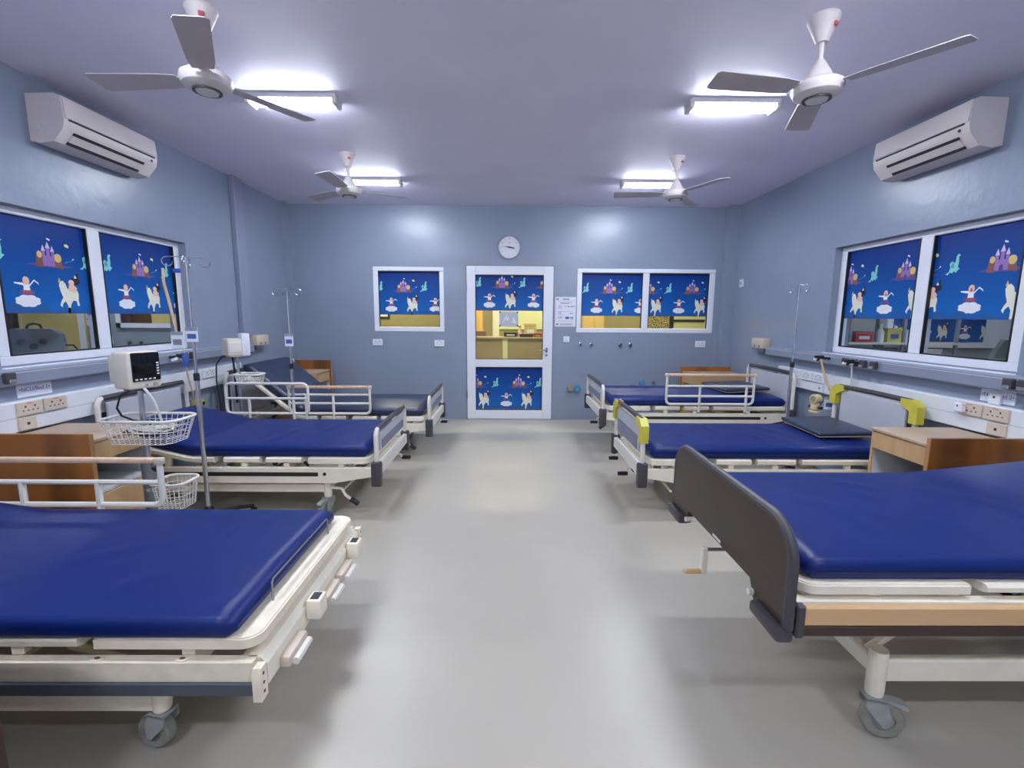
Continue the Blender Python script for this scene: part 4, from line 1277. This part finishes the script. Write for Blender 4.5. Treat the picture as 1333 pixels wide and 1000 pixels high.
def hanging_card(label, loc, rz, w_, h_, mats, group=None):
    root = thing('hanging_card', label, 'card', loc, rz, group)
    MB().box(-w_ / 2, w_ / 2, -.002, .002, -h_, 0).build('card', 'paper', root, smooth=False)
    m = MB(); m.box(-w_ * .36, w_ * .36, -.0028, -.002, -h_ * .78, -h_ * .45); m.build('card_print', mats, root, smooth=False)
    MB().box(-w_ / 2, w_ / 2, -.0026, -.002, -.022, 0).build('card_header', 'rail_grey', root, smooth=False)
    return root
hanging_card('white card with blue ring print hung from a tan tube by the drip stand', (-2.035, 2.90, 1.30), 0, .075, .105, 'paper_ink')
hanging_card('white and blue label card on the pole of the drip stand by the trolley', (-1.975, 2.945, 1.325), 0, .075, .09, 'paper_blue')
hanging_card('white and blue label card on the pole of the stand by the back left locker', (-1.970, 4.225, 1.235), 0, .075, .11, 'paper_blue')
hanging_card('white and blue label card hanging under the right trunking by the regulator', (2.82, 4.03, .72), -.4, .08, .11, 'paper_blue')
# tan drip tubes
m = MB(); m.tube([(-2.09, 2.91, 1.68), (-2.085, 2.90, 1.60), (-2.055, 2.895, 1.45), (-2.042, 2.898, 1.34), (-2.038, 2.90, 1.305)], [.007, .008, .008, .007, .004], 8)
tag(m.build('drip_tube', 'strap'), 'tan drip tube hanging from the drip stand hook by the trolley', 'tube')
cl = thing('tube_clip', 'blue clip with thin tube hanging on the drip stand by the trolley', 'clip', (-2.02, 2.93, 0))
MB().rbox(-.022, .022, -.01, .01, 1.655, 1.68, .004, 1).build('clip_body', 'blue_clip', cl)
MB().tube([(.0, 0, 1.655), (.004, 0, 1.4), (.0, 0, 1.16)], .003, 6).build('tube', 'tube_clear', cl)
MB().lathe([(0, 1.08), (.012, 1.08), (.016, 1.10), (.016, 1.15), (.006, 1.165), (0, 1.165)], n=12).build('connector', 'blue_clip', cl)
m = MB(); m.tube([(2.75, 4.10, 1.05), (2.765, 4.09, .98), (2.79, 4.05, .85), (2.80, 4.02, .78)], [.006, .010, .011, .006], 8)
tag(m.build('breathing_tube', 'strap'), 'tan tube hanging from the flowmeter on the right rail', 'tube')
m = MB(); m.tube([(2.79, 3.775, 1.03), (2.795, 3.77, .93), (2.80, 3.765, .84)], .006, 8)
tag(m.build('thin_tube', 'tube_clear'), 'thin pale tube hanging behind the far yellow corner cap', 'tube')
m = MB(); m.tube([(-2.70, 3.86, 1.04), (-2.70, 3.92, .99), (-2.72, 3.96, .88), (-2.72, 4.0, .74), (-2.73, 4.04, .62)], .006, 8)
tag(m.build('suction_tube', 'strap'), 'tan suction tube hanging from the left rail flowmeter', 'tube')
# regulator at the yellow capped bed's head
rg = thing('suction_regulator', 'cream suction regulator with round gauge on the wall by the yellow capped bed', 'regulator', (2.74, 4.09, .64), -PI / 2 + .3)
MB().lathe([(0, -.04), (.036, -.04), (.042, -.03), (.042, .02), (0, .02)], (0, 0, .055), 20, 'y').build('gauge', 'regulator', rg)
MB().lathe([(0, -.042), (.028, -.042), (.028, -.0395)], (0, 0, .055), 18, 'y').build('gauge_face', 'valve_tan', rg)
MB().rbox(-.03, .03, -.03, .02, -.045, .018, .008, 2).build('regulator_body', 'regulator', rg)
for a_, b_ in ((-.065, -.03), (.03, .06)):
    MB().tube([(a_, 0, -.02), (b_, 0, -.02)], .013, 8).build('port', 'black_plastic', rg)
MB().rbox(-.045, .045, -.03, .02, -.075, -.05, .005, 1).build('foot', 'foam', rg)
MB().tube([(0, .015, .0), (0, .05, .0), (0, .09, .05), (.02, .175, .09)], .008, 8).build('bracket', 'steel_dull', rg)

# ------------------------------------------------------------------ vital signs trolleys
def basket(root, cx, cy, zt, L, W, H, nm='basket', rim=.008, nz=4, nx=12, ny=6, wire=.0022, taper=.8):
    def rr(l, w_, z, n=5):
        r_ = min(l, w_) * .28
        pts = []
        for (a, b, s0) in ((l / 2 - r_, w_ / 2 - r_, 0), (-l / 2 + r_, w_ / 2 - r_, 90), (-l / 2 + r_, -w_ / 2 + r_, 180), (l / 2 - r_, -w_ / 2 + r_, 270)):
            pts += [(cx + p, cy + q, z) for p, q in arc(a, b, r_, s0, s0 + 90, n)]
        return pts
    rm = MB(); rm.tube(rr(L, W, zt), rim, 8, closed=True)
    bk = rm.build(nm, 'rail_white', root)
    wm = MB()
    for i in range(1, nz + 1):
        k = 1 - (1 - taper) * i / nz
        wm.tube(rr(L * k, W * k, zt - H * i / nz), wire, 5, closed=True)
    top = rr(L, W, zt, 5); bot = rr(L * taper, W * taper, zt - H, 5)
    # evenly spaced uprights
    def resample(p, n):
        q = [Vector(a) for a in p]; q.append(q[0])
        ls = [0]
        for i in range(len(q) - 1): ls.append(ls[-1] + (q[i + 1] - q[i]).length)
        out = []
        for i in range(n):
            t = ls[-1] * i / n
            j = 0
            while ls[j + 1] < t: j += 1
            f_ = (t - ls[j]) / max(1e-9, ls[j + 1] - ls[j])
            out.append(q[j].lerp(q[j + 1], f_))
        return out
    nn = 2 * (nx + ny)
    for a, b in zip(resample(top, nn), resample(bot, nn)):
        wm.tube([a, b], wire, 5)
    for i in range(1, nx):
        x = cx - L * taper / 2 + L * taper * i / nx
        wm.tube([(x, cy - W * taper / 2, zt - H), (x, cy + W * taper / 2, zt - H)], wire, 5)
    wm.build('basket_wires', 'rail_white', bk)
    return bk
def loose_cables(root, cx, cy, z, L, W, seed, mt, n=3, r=.005, nm='cable'):
    rnd = random.Random(seed)
    for k in range(n):
        pts = []
        a0 = rnd.uniform(0, 6)
        for i in range(26):
            a = a0 + i * .55
            rr_ = .35 + .1 * math.sin(i * .7 + k)
            pts.append((cx + L * rr_ * math.cos(a) * rnd.uniform(.85, 1.1), cy + W * rr_ * math.sin(a) * rnd.uniform(.85, 1.1), z + .01 * k + .02 * abs(math.sin(i * .9 + k))))
        MB().tube(pts, r, 6).build(nm, mt, root)
tr = thing('monitor_trolley', 'vital signs monitor on a wheeled pole with wire baskets, left side', 'monitor trolley', (-2.06, 2.60, 0))
MB().lathe([(0, .05), (.04, .05), (.045, .09), (.03, .12), (0, .12)], n=18).build('base_hub', 'rail_white', tr)
for k in range(5):
    a_ = R(18 + 72 * k); c_, s_ = math.cos(a_), math.sin(a_)
    l = MB(); l.tube([(0, 0, .09), (c_ * .15, s_ * .15, .08), (c_ * .22, s_ * .22, .065)], [.02, .017, .014], 8)
    lg = l.build('leg', 'rail_white', tr)
    ww = MB(); ww.lathe([(0, -.012), (.024, -.012), (.027, 0), (.024, .012), (0, .012)], n=14, axis='y')
    ww.xf(Matrix.Translation((c_ * .22, s_ * .22, .027)) @ Matrix.Rotation(a_ + .5, 4, 'Z')); ww.build('castor', 'black_plastic', lg)
MB().tube([(0, 0, .10), (0, 0, .57)], .034, 16).build('column', 'steel_dull', tr)
MB().tube([(0, 0, .55), (0, 0, .985)], .0135, 12).build('pole', 'steel', tr)
m = MB(); m.tube([(.03, -.01, .535), (.06, -.02, .535), (.085, -.025, .535)], [.008, .018, .018], 10); m.build('clamp_knob', 'black_plastic', tr)
MB().lathe([(.034, .40), (.037, .40), (.037, .42), (.034, .42)], n=16).build('column_band', 'silver', tr)
basket(tr, .055, -.03, .835, .42, .24, .13)
basket(tr, .13, .02, .455, .19, .19, .15, nx=7, ny=6)
loose_cables(tr, .055, -.03, .735, .34, .16, 4, 'cable_black', 2, .0045)
loose_cables(tr, .075, -.03, .75, .30, .15, 9, 'tube_clear', 3, .006)
mo = thing('vital_signs_monitor', 'cream vital signs monitor with black screen on the left trolley', 'monitor', (-2.06, 2.60, .997), R(70))
MB().rbox(-.085, .085, -.06, .075, .0, .205, .016, 3).build('case', 'monitor_body', mo)
MB().rbox(-.07, .07, .06, .135, .03, .18, .015, 2).build('rear_case', 'monitor_body', mo)
MB().rbox(-.068, .078, -.066, -.055, .042, .20, .012, 2).build('bezel', 'screen', mo)
m = MB()
for i in range(5): m.rbox(-.058 + i * .023, -.044 + i * .023, -.068, -.065, .050, .058, .002, 1)
for i in range(5): m.rbox(.057, .070, -.068, -.065, .075 + i * .015, .083 + i * .015, .002, 1)
m.build('buttons', 'button', mo)
m = MB(); m.lathe([(0, -.066), (.008, -.066), (.008, -.058)], (.0, 0, .02), 12, 'y'); m.lathe([(0, -.072), (.011, -.072), (.011, -.058)], (.045, 0, .02), 12, 'y')
m.build('socket', 'castor_grey', mo)
MB().rbox(-.05, .05, -.03, .06, -.012, .0, .004, 1).build('mount_plate', 'dark_plastic', mo)
tc = thing('sensor_cable', 'black cable looping from the left monitor down to its basket', 'cable', (0, 0, 0))
MB().tube([(-2.13, 2.66, .985), (-2.19, 2.62, .95), (-2.20, 2.60, .88), (-2.16, 2.58, .84), (-2.08, 2.56, .82), (-1.98, 2.55, .80)], .0055, 8).build('cable_run', 'cable_black', tc)
tc = thing('pressure_hose', 'pale hose curving from the left monitor front into the basket', 'hose', (0, 0, 0))
MB().tube([(-2.0, 2.555, 1.00), (-1.965, 2.53, .985), (-1.935, 2.535, .93), (-1.925, 2.545, .86), (-1.92, 2.56, .79)], .007, 8).build('hose_run', 'tube_clear', tc)
# second trolley between the back left beds
t2 = thing('monitor_trolley', 'monitor trolley with small basket standing between the two back left beds', 'monitor trolley', (-2.47, 4.27, 0))
MB().lathe([(0, .05), (.04, .05), (.045, .09), (.03, .12), (0, .12)], n=18).build('base_hub', 'rail_white', t2)
for k in range(5):
    a_ = R(0 + 72 * k); c_, s_ = math.cos(a_), math.sin(a_)
    MB().tube([(0, 0, .09), (c_ * .12, s_ * .12, .07), (c_ * .18, s_ * .18, .02)], [.02, .017, .014], 8).build('leg', 'rail_white', t2)
MB().tube([(0, 0, .10), (0, 0, 1.035)], .013, 12).build('pole', 'steel', t2)
MB().tube([(-.05, 0, 1.03), (-.04, 0, 1.0), (-.035, 0, .9), (-.03, 0, .6)], .010, 8).build('side_pole', 'cable_black', t2)
MB().lathe([(0, .85), (.02, .85), (.02, .88), (0, .88)], n=14).build('collar', 'silver', t2)
basket(t2, .12, -.03, .87, .23, .16, .09, nx=8, ny=5)
loose_cables(t2, .12, -.03, .80, .18, .10, 14, 'tube_clear', 2, .005)
m2 = thing('vital_signs_monitor', 'pale monitor on the trolley between the two back left beds', 'monitor', (-2.47, 4.27, 1.035), R(50))
MB().rbox(-.085, .085, -.04, .11, .0, .155, .012, 2).build('case', 'monitor_body', m2)
MB().rbox(.03, .10, -.05, .05, -.005, .20, .01, 2).build('side_module', 'pvc', m2)
MB().rbox(-.075, .02, -.044, -.039, .035, .12, .005, 1).build('screen_cover', 'rail_white', m2)
MB().rbox(-.07, .07, -.03, .08, -.012, .0, .004, 1).build('mount_plate', 'beige_plastic', m2)
tc = thing('power_cable', 'black cable hanging down beside the back left monitor trolley', 'cable', (0, 0, 0))
MB().tube([(-2.56, 4.30, 1.05), (-2.62, 4.28, 1.02), (-2.66, 4.26, .95), (-2.67, 4.26, .8), (-2.66, 4.27, .6), (-2.65, 4.27, .42)], .006, 8).build('cable_run', 'cable_black', tc)
# small yellow suction bottle at the head of the second bed
yb = thing('yellow_gauge', 'small yellow gauge at the head of the left bed behind the trolley', 'gauge', (-2.76, 4.115, .62), PI / 2)
MB().rbox(-.05, .05, -.04, .03, -.03, .03, .012, 2).build('gauge_body', 'yellow', yb)
MB().lathe([(0, -.044), (.016, -.044), (.016, -.039)], (.015, 0, .0), 14, 'y').build('gauge_dial', 'ink_dark', yb)
MB().tube([(0, .02, 0), (0, .08, .03), (0, .10, .07)], .006, 6).build('bracket', 'steel_dull', yb)

# ================================================================== corridor behind the back wall
HY0, HY1 = YB + .15, 10.2
struct(boxes([(-5, 5, YB + .05, HY1 + .2, -.12, 0)]).build('floor_corridor', 'hall_desk', smooth=False))
struct(boxes([(-5, 5, HY0, HY1 + .2, ZC, ZC + .1)]).build('ceiling_corridor', 'hall_white', smooth=False))
struct(boxes([(-5, 5, HY1, HY1 + .2, 0, ZC)]).build('wall_corridor_back', 'hall_wall', smooth=False))
struct(boxes([(-5.2, -5, HY0, HY1 + .2, 0, ZC)]).build('wall_corridor_left', 'hall_wall', smooth=False))
struct(boxes([(5, 5.2, HY0, HY1 + .2, 0, ZC)]).build('wall_corridor_right', 'hall_wall', smooth=False))
for x in (-2.4, 0.0, 2.4):
    for yy in (7.0, 9.0):  # nearer row is extra, put before the desk to brighten its front
        batten(x - .5, x + .5, yy, 'warm lit ceiling batten in the corridor, front row added to light the desk', 'corridor ceiling battens', 'lamp_hall')
dk = thing('reception_desk', 'olive reception desk seen through the door glass', 'desk', (0, 7.7, 0))
MB().box(-1.6, 1.6, 0, .04, 0, 1.03).build('desk_front', 'hall_desk', dk, smooth=False)
MB().rbox(-1.62, 1.62, -.02, .35, 1.03, 1.06, .004, 1).build('desk_top', 'hall_desk', dk)
MB().box(-.10, -.02, -.006, 0, .02, 1.03).build('pale_stripe', 'hall_pale', dk, smooth=False)
for x, mt, z1, wd, lab in ((-.78, 'hall_yellow', 1.95, .42, 'yellow cupboard behind the reception desk'),):
    cb = thing('cupboard', lab, 'cupboard', (x, 9.7, 0))
    MB().box(-wd, wd * .55, 0, .45, 0, 2.0).build('carcass', mt, cb, smooth=False)
    MB().box(-wd + .04, wd * .3, -.012, 0, .2, 1.42).build('cupboard_door', 'carton', cb, smooth=False)
    MB().box(wd * .38, wd * .5, -.012, 0, .2, 1.9).build('stile', 'hall_yellow', cb, smooth=False)
wb = thing('pale_board', 'pale green board on the corridor wall behind the desk', 'board', (.15, HY1 - .002, 0))
MB().box(-.5, .65, -.03, 0, 1.12, 1.95).build('board_face', 'hall_pale', wb, smooth=False)
MB().box(-.5, -.36, -.05, -.03, .9, 1.95).build('board_post', 'hall_white', wb, smooth=False)
def carton(label, x, y, z, sx, sy, sz, mt, flap='carton', name='carton', cat='box'):
    r_ = thing(name, label, cat, (x, y, z))
    MB().box(-sx / 2, sx / 2, -sy / 2, sy / 2, 0, sz).build('box_body', mt, r_, smooth=False)
    MB().box(-sx * .3, sx * .3, -sy / 2 - .003, -sy / 2, sz * .3, sz * .6).build('box_label', flap, r_, smooth=False)
    MB().box(-sx / 2 - .004, sx / 2 + .004, -sy / 2 - .004, sy / 2 + .004, sz - .03, sz).build('box_lid', mt, r_, smooth=False)
    return r_
carton('tan carton on the desk behind the door glass', .36, 7.955, 1.06, .20, .13, .21, 'carton', 'hall_white')
carton('small red box on the desk behind the door glass', .48, 7.81, 1.06, .13, .10, .06, 'hall_red', 'carton')
carton('dark box file on the desk behind the door glass', .03, 7.93, 1.06, .22, .15, .07, 'hall_dark', 'hall_pale')
carton('dark tray on the desk beside the red box', .29, 7.79, 1.06, .22, .06, .05, 'hall_dark', 'hall_dark')
pk = thing('desk_bottle', 'pink bottle on the desk behind the door glass', 'bottle', (.18, 7.92, 1.06))
MB().lathe([(0, 0), (.03, 0), (.035, .02), (.03, .1), (.02, .13), (.02, .16), (0, .16)], n=16).build('bottle_body', 'print_skin', pk)
MB().lathe([(0, .16), (.022, .16), (.022, .18), (0, .18)], n=14).build('bottle_cap', 'hall_red', pk)
mn = thing('office_chair', 'dark chair back showing behind the desk at the door glass', 'chair', (-.60, 8.4, 0))
MB().rbox(-.2, .2, -.03, .03, .62, 1.14, .03, 2).build('chair_back', 'box_brown', mn)
MB().rbox(-.22, .22, -.42, 0, .42, .50, .03, 2).build('chair_seat', 'box_brown', mn)
m = MB(); m.tube([(0, -.2, .05), (0, -.2, .42)], .03, 10); m.build('chair_column', 'hall_dark', mn)
m = MB()
for k in range(5): m.tube([(0, -.2, .07), (.25 * math.cos(k * 1.257), -.2 + .25 * math.sin(k * 1.257), .02)], .02, 8)
m.build('chair_base', 'hall_dark', mn)
dr_ = thing('corridor_door', 'dark corridor door with yellow frame behind the desk', 'door', (.92, HY1 - .002, 0))
MB().box(-.10, .10, -.03, 0, 0, 2.1).build('door_leaf', 'hall_dark', dr_, smooth=False)
MB().box(.10, .20, -.05, 0, 0, 2.15).build('door_post', 'hall_yellow', dr_, smooth=False)
# seen through the back windows
fr_ = thing('picture_frame', 'dark framed picture on the corridor wall behind the single window', 'picture', (-2.72, HY1, 1.53))
MB().rbox(-.16, .16, -.03, 0, -.2, .2, .004, 1).build('frame', 'hall_dark', fr_)
MB().box(-.12, .12, -.032, -.03, -.16, .16).build('picture', 'hall_white', fr_, smooth=False)
cb = thing('wardrobe', 'yellow panelled wardrobe behind the double window', 'wardrobe', (1.72, 9.72, 0))
MB().box(-.22, .24, 0, .45, 0, 2.1).build('carcass', 'hall_yellow', cb, smooth=False)
for x in (-.12, .11):
    MB().rbox(x - .08, x + .08, -.02, 0, .1, 1.95, .006, 1).build('wardrobe_door', 'carton', cb)
bd = thing('notice_board', 'speckled notice board on the corridor wall behind the double window', 'notice board', (3.20, HY1, 1.35))
MB().box(-.26, .26, -.03, 0, -.45, .45).build('board_face', 'board_specks', bd, smooth=False)
MB().box(.26, .34, -.04, 0, -.48, .48).build('board_frame', 'hall_dark', bd, smooth=False)
wd_ = thing('corridor_window', 'pale corridor window with dark bars behind the double window', 'window', (4.0, HY1, 1.35))
MB().box(-.44, .42, -.02, 0, -.5, .5).build('window_pane', 'hall_pale', wd_, smooth=False)
m = MB(); m.box(-.46, .44, -.04, -.02, -.05, .0); m.box(.25, .44, -.04, -.02, -.5, -.05); m.build('window_bars', 'hall_dark', wd_, smooth=False)

# ================================================================== room beyond the left windows
LX0, LX1 = -7.6, XL - TW
struct(boxes([(LX0 - .2, LX1, 0.6, 6.5, -.12, 0)]).build('floor_left_room', 'floor', smooth=False))
struct(boxes([(LX0 - .2, LX1, 0.6, 6.5, ZC, ZC + .1)]).build('ceiling_left_room', 'ceiling', smooth=False))
struct(boxes([(LX0 - .2, LX1, 6.3, 6.5, 0, ZC)]).build('wall_left_room_back', 'room_wall', smooth=False))
struct(boxes([(LX0 - .2, LX0, 0.6, 6.5, 0, ZC)]).build('wall_left_room_far', 'room_wall', smooth=False))
struct(boxes([(LX0 - .2, LX1, 0.4, 0.6, 0, ZC)]).build('wall_left_room_front', 'room_wall', smooth=False))
batten(-5.0, -4.2, 3.4, 'unseen ceiling batten added to light the room behind the left windows', 'battens added to light the neighbouring rooms', 'lamp_side')  # fixtures out of view, put in so the left room is lit
batten(-5.0, -4.2, 5.2, 'unseen ceiling batten added to light the room behind the left windows', 'battens added to light the neighbouring rooms', 'lamp_side')
wn = thing('neighbour_window', 'white framed window on the far wall of the room behind the left glass', 'window', (-4.52, 6.3, 0))
MB().box(-.62, .62, -.02, 0, 1.28, 2.0).build('window_pane', 'room_yellow', wn, smooth=False)
m = MB()
for q in ((-.66, .66, -.04, 0, 1.22, 1.28), (-.66, -.60, -.04, 0, 1.22, 2.04), (.60, .66, -.04, 0, 1.22, 2.04)): m.box(*q)
m.build('window_frame', 'pvc', wn, smooth=False)
MB().box(-.60, -.2, -.024, -.02, 1.28, 2.0).build('dark_pane', 'room_door', wn, smooth=False)
socket_plate('white socket on the wall of the room behind the left window', 6.3, 1, -5.40, -5.27, 1.0, 1.1, axis='y', mt='pvc', red=False, group='sockets in the left room')
for x in (-5.05, -4.90):
    hk = thing('wall_hook', 'small dark hook on the wall of the room behind the left window', 'hook', (x, 6.3, 1.02), 0, 'hooks in the left room')
    MB().tube([(0, 0, 0), (0, -.03, 0), (.02, -.05, -.02)], .012, 8).build('hook_arm', 'dark_plastic', hk)
    MB().lathe([(0, -.008), (.022, -.008), (.022, 0)], n=12, axis='y').build('hook_plate', 'dark_plastic', hk)
nn_ = thing('neighbour_notice', 'white paper on the wall of the room behind the left window', 'notice', (-5.50, 6.3, 1.42))
MB().box(-.14, .14, -.004, 0, -.18, .12).build('sheet', 'paper', nn_, smooth=False)
MB().box(-.10, .10, -.005, -.004, -.1, -.09).build('print_lines', 'paper_ink', nn_, smooth=False)
# partition door group seen through the other pane
pd = thing('partition_door', 'dark partition door with white frame behind the left window', 'door', (-6.1, 6.28, 0))
MB().box(-1.1, -.92, -.06, 0, 0, 2.1).build('frame_post', 'pvc', pd, smooth=False)
MB().box(-.92, -.34, -.04, 0, 0, 2.1).build('door_leaf', 'room_door', pd, smooth=False)
MB().box(-1.45, -1.1, -.03, 0, 0, 2.1).build('side_light', 'teal_glass', pd, smooth=False)
yw = thing('partition_screen', 'yellow wall panel behind the left window beside the dark door', 'panel', (-6.05, 6.29, 0))
MB().box(-.38, .46, -.03, 0, 0, 2.2).build('panel_face', 'room_yellow', yw, smooth=False)
MB().box(.38, .46, -.04, -.03, 0, 2.2).build('panel_edge', 'pvc', yw, smooth=False)
MB().box(-.40, -.36, -.04, -.03, 0, 2.2).build('panel_edge', 'room_yellow', yw, smooth=False)
sh = thing('shelf_unit', 'white counter standing behind the left window', 'counter', (-3.36, 3.4, 0))
MB().box(-.24, .24, -.9, .9, 1.05, 1.09).build('counter_top', 'pvc', sh, smooth=False)
for yy in (-.85, .85):
    MB().box(-.22, .22, yy - .02, yy + .02, 0, 1.05).build('counter_leg', 'pvc', sh, smooth=False)
dv = thing('suction_machine', 'grey portable machine with handle behind the left window', 'machine', (-3.30, 3.30, 1.09), R(35))
m = MB(); m.prism([(-.13, 0), (.13, 0), (.15, .06), (.14, .17), (.09, .21), (-.10, .21), (-.13, .17)], -.08, .08, 'y'); m.build('case', 'device_grey', dv)
MB().tube([(-.04, 0, .205), (-.03, 0, .235), (.0, 0, .245), (.03, 0, .235), (.04, 0, .205)], .008, 8).build('handle', 'device_dark', dv)
m = MB()
for x, z in ((-.06, .12), (.0, .09), (.05, .12)): m.lathe([(0, -.09), (.02, -.09), (.02, -.08)], (x, 0, z), 12, 'y')
m.build('knob', 'device_dark', dv)
MB().tube([(.13, 0, .09), (.19, 0, .09), (.22, 0, .04), (.22, 0, .008)], .006, 8).build('power_lead', 'cable_black', dv)

# ================================================================== room beyond the right windows
RX0, RX1 = XR + TW, 7.6
struct(boxes([(RX0, RX1 + .2, 0.6, 6.5, -.12, 0)]).build('floor_right_room', 'floor', smooth=False))
struct(boxes([(RX0, RX1 + .2, 0.6, 6.5, ZC, ZC + .1)]).build('ceiling_right_room', 'ceiling', smooth=False))
struct(boxes([(RX0, RX1 + .2, 6.3, 6.5, 0, ZC)]).build('wall_right_room_back', 'room_wall', smooth=False))
struct(boxes([(RX1, RX1 + .2, 0.6, 6.5, 0, ZC)]).build('wall_right_room_far', 'room_wall', smooth=False))
struct(boxes([(RX0, RX1 + .2, 0.4, 0.6, 0, ZC)]).build('wall_right_room_front', 'room_wall', smooth=False))
batten(4.2, 5.0, 3.4, 'unseen ceiling batten added to light the room behind the right windows', 'battens added to light the neighbouring rooms', 'lamp_side')  # added lamps for the right room, no fixture in view
batten(4.2, 5.0, 5.2, 'unseen ceiling batten added to light the room behind the right windows', 'battens added to light the neighbouring rooms', 'lamp_side')
rk = thing('storage_rack', 'grey storage rack with supplies behind the right window', 'rack', (4.55, 5.6, 0))
for x in (-.62, .0, .62):
    for y in (-.2, .2):
        MB().box(x - .015, x + .015, y - .015, y + .015, 0, 2.0).build('rack_post', 'rail_grey', rk, smooth=False)
for z in (.4, .85, 1.12, 1.45, 1.8):
    MB().box(-.64, .64, -.22, .22, z - .012, z + .012).build('rack_shelf', 'rail_white', rk, smooth=False)
carton('red box on the storage rack behind the right window', 4.10, 5.5, 1.132, .2, .2, .12, 'box_red', 'box_white')
carton('white box on the storage rack behind the right window', 4.75, 5.5, 1.132, .22, .2, .14, 'box_white', 'paper_ink')
carton('yellow box on the storage rack behind the right window', 4.45, 5.48, 1.132, .16, .16, .16, 'box_yellow', 'paper_blue')
carton('white carton on the lower shelf of the rack behind the right window', 4.85, 5.5, .862, .34, .2, .2, 'box_white', 'paper_ink')
carton('brown box on the lower shelf of the rack behind the right window', 4.15, 5.5, .862, .3, .2, .18, 'box_brown', 'box_red')
for x, lab in ((4.32, 'white plastic bottle beside the red box on the rack'), (4.60, 'white plastic bottle beside the yellow box on the rack')):
    b_ = thing('plastic_bottle', lab, 'bottle', (x, 5.45, 1.132))
    MB().lathe([(0, 0), (.04, 0), (.04, .12), (.015, .16), (.015, .19), (0, .19)], n=16).build('bottle_body', 'box_white', b_)
    MB().lathe([(0, .19), (.018, .19), (.018, .21), (0, .21)], n=12).build('bottle_cap', 'pvc', b_)
carton('yellow folder box on the upper shelf of the rack behind the right window', 4.15, 5.5, 1.462, .36, .2, .2, 'box_yellow', 'box_white')
carton('white file box on the upper shelf of the rack behind the right window', 4.72, 5.5, 1.462, .3, .2, .18, 'box_white', 'paper_ink')
w5 = sroot('window_5', (0, 6.29, 0))
MB().box(5.05, 6.75, -.03, .0, 1.02, 2.05).build('window_frame', 'pvc', w5, smooth=False)
MB().box(5.12, 6.42, -.034, -.03, 1.42, 1.96).build('pane', 'hall_white', w5, smooth=False)
film(w5, (5.12, -.036, 1.10), (1, 0, 0), (0, -1, 0), 1.24, .42, .55)
ct = thing('counter_top', 'white counter standing behind the right window', 'counter', (3.42, 3.3, 0))
MB().box(-.26, .26, -.9, .9, 1.02, 1.06).build('counter_board', 'pvc', ct, smooth=False)
for yy in (-.85, .85):
    MB().box(-.24, .24, yy - .02, yy + .02, 0, 1.02).build('counter_leg', 'pvc', ct, smooth=False)
eq = thing('equipment_case', 'grey-green equipment case leaning behind the right window', 'case', (3.45, 3.15, 1.06), R(-40))
m = MB(); m.prism([(-.16, 0), (.20, 0), (.20, .20), (-.08, .21)], -.10, .10, 'y'); m.build('case_body', 'box_green', eq)
m = MB(); m.lathe([(0, -.104), (.018, -.104), (.018, -.1)], (-.03, 0, .17), 12, 'y'); m.lathe([(0, -.104), (.018, -.104), (.018, -.1)], (.13, 0, .16), 12, 'y'); m.build('case_lock', 'device_dark', eq)
MB().tube([(-.03, 0, .21), (.0, 0, .235), (.1, 0, .235), (.13, 0, .205)], .008, 8).build('case_handle', 'device_dark', eq)
carton('brown box beside the equipment case behind the right window', 3.42, 2.72, 1.06, .16, .2, .19, 'box_brown', 'box_red')
po = thing('steel_post', 'grey steel post standing behind the right window', 'post', (3.95, 3.0, 0))
MB().box(-.03, .03, -.03, .03, .01, 2.3).build('post_shaft', 'rail_grey', po, smooth=False)
MB().box(-.12, .12, -.12, .12, 0, .012).build('post_base', 'rail_grey', po, smooth=False)
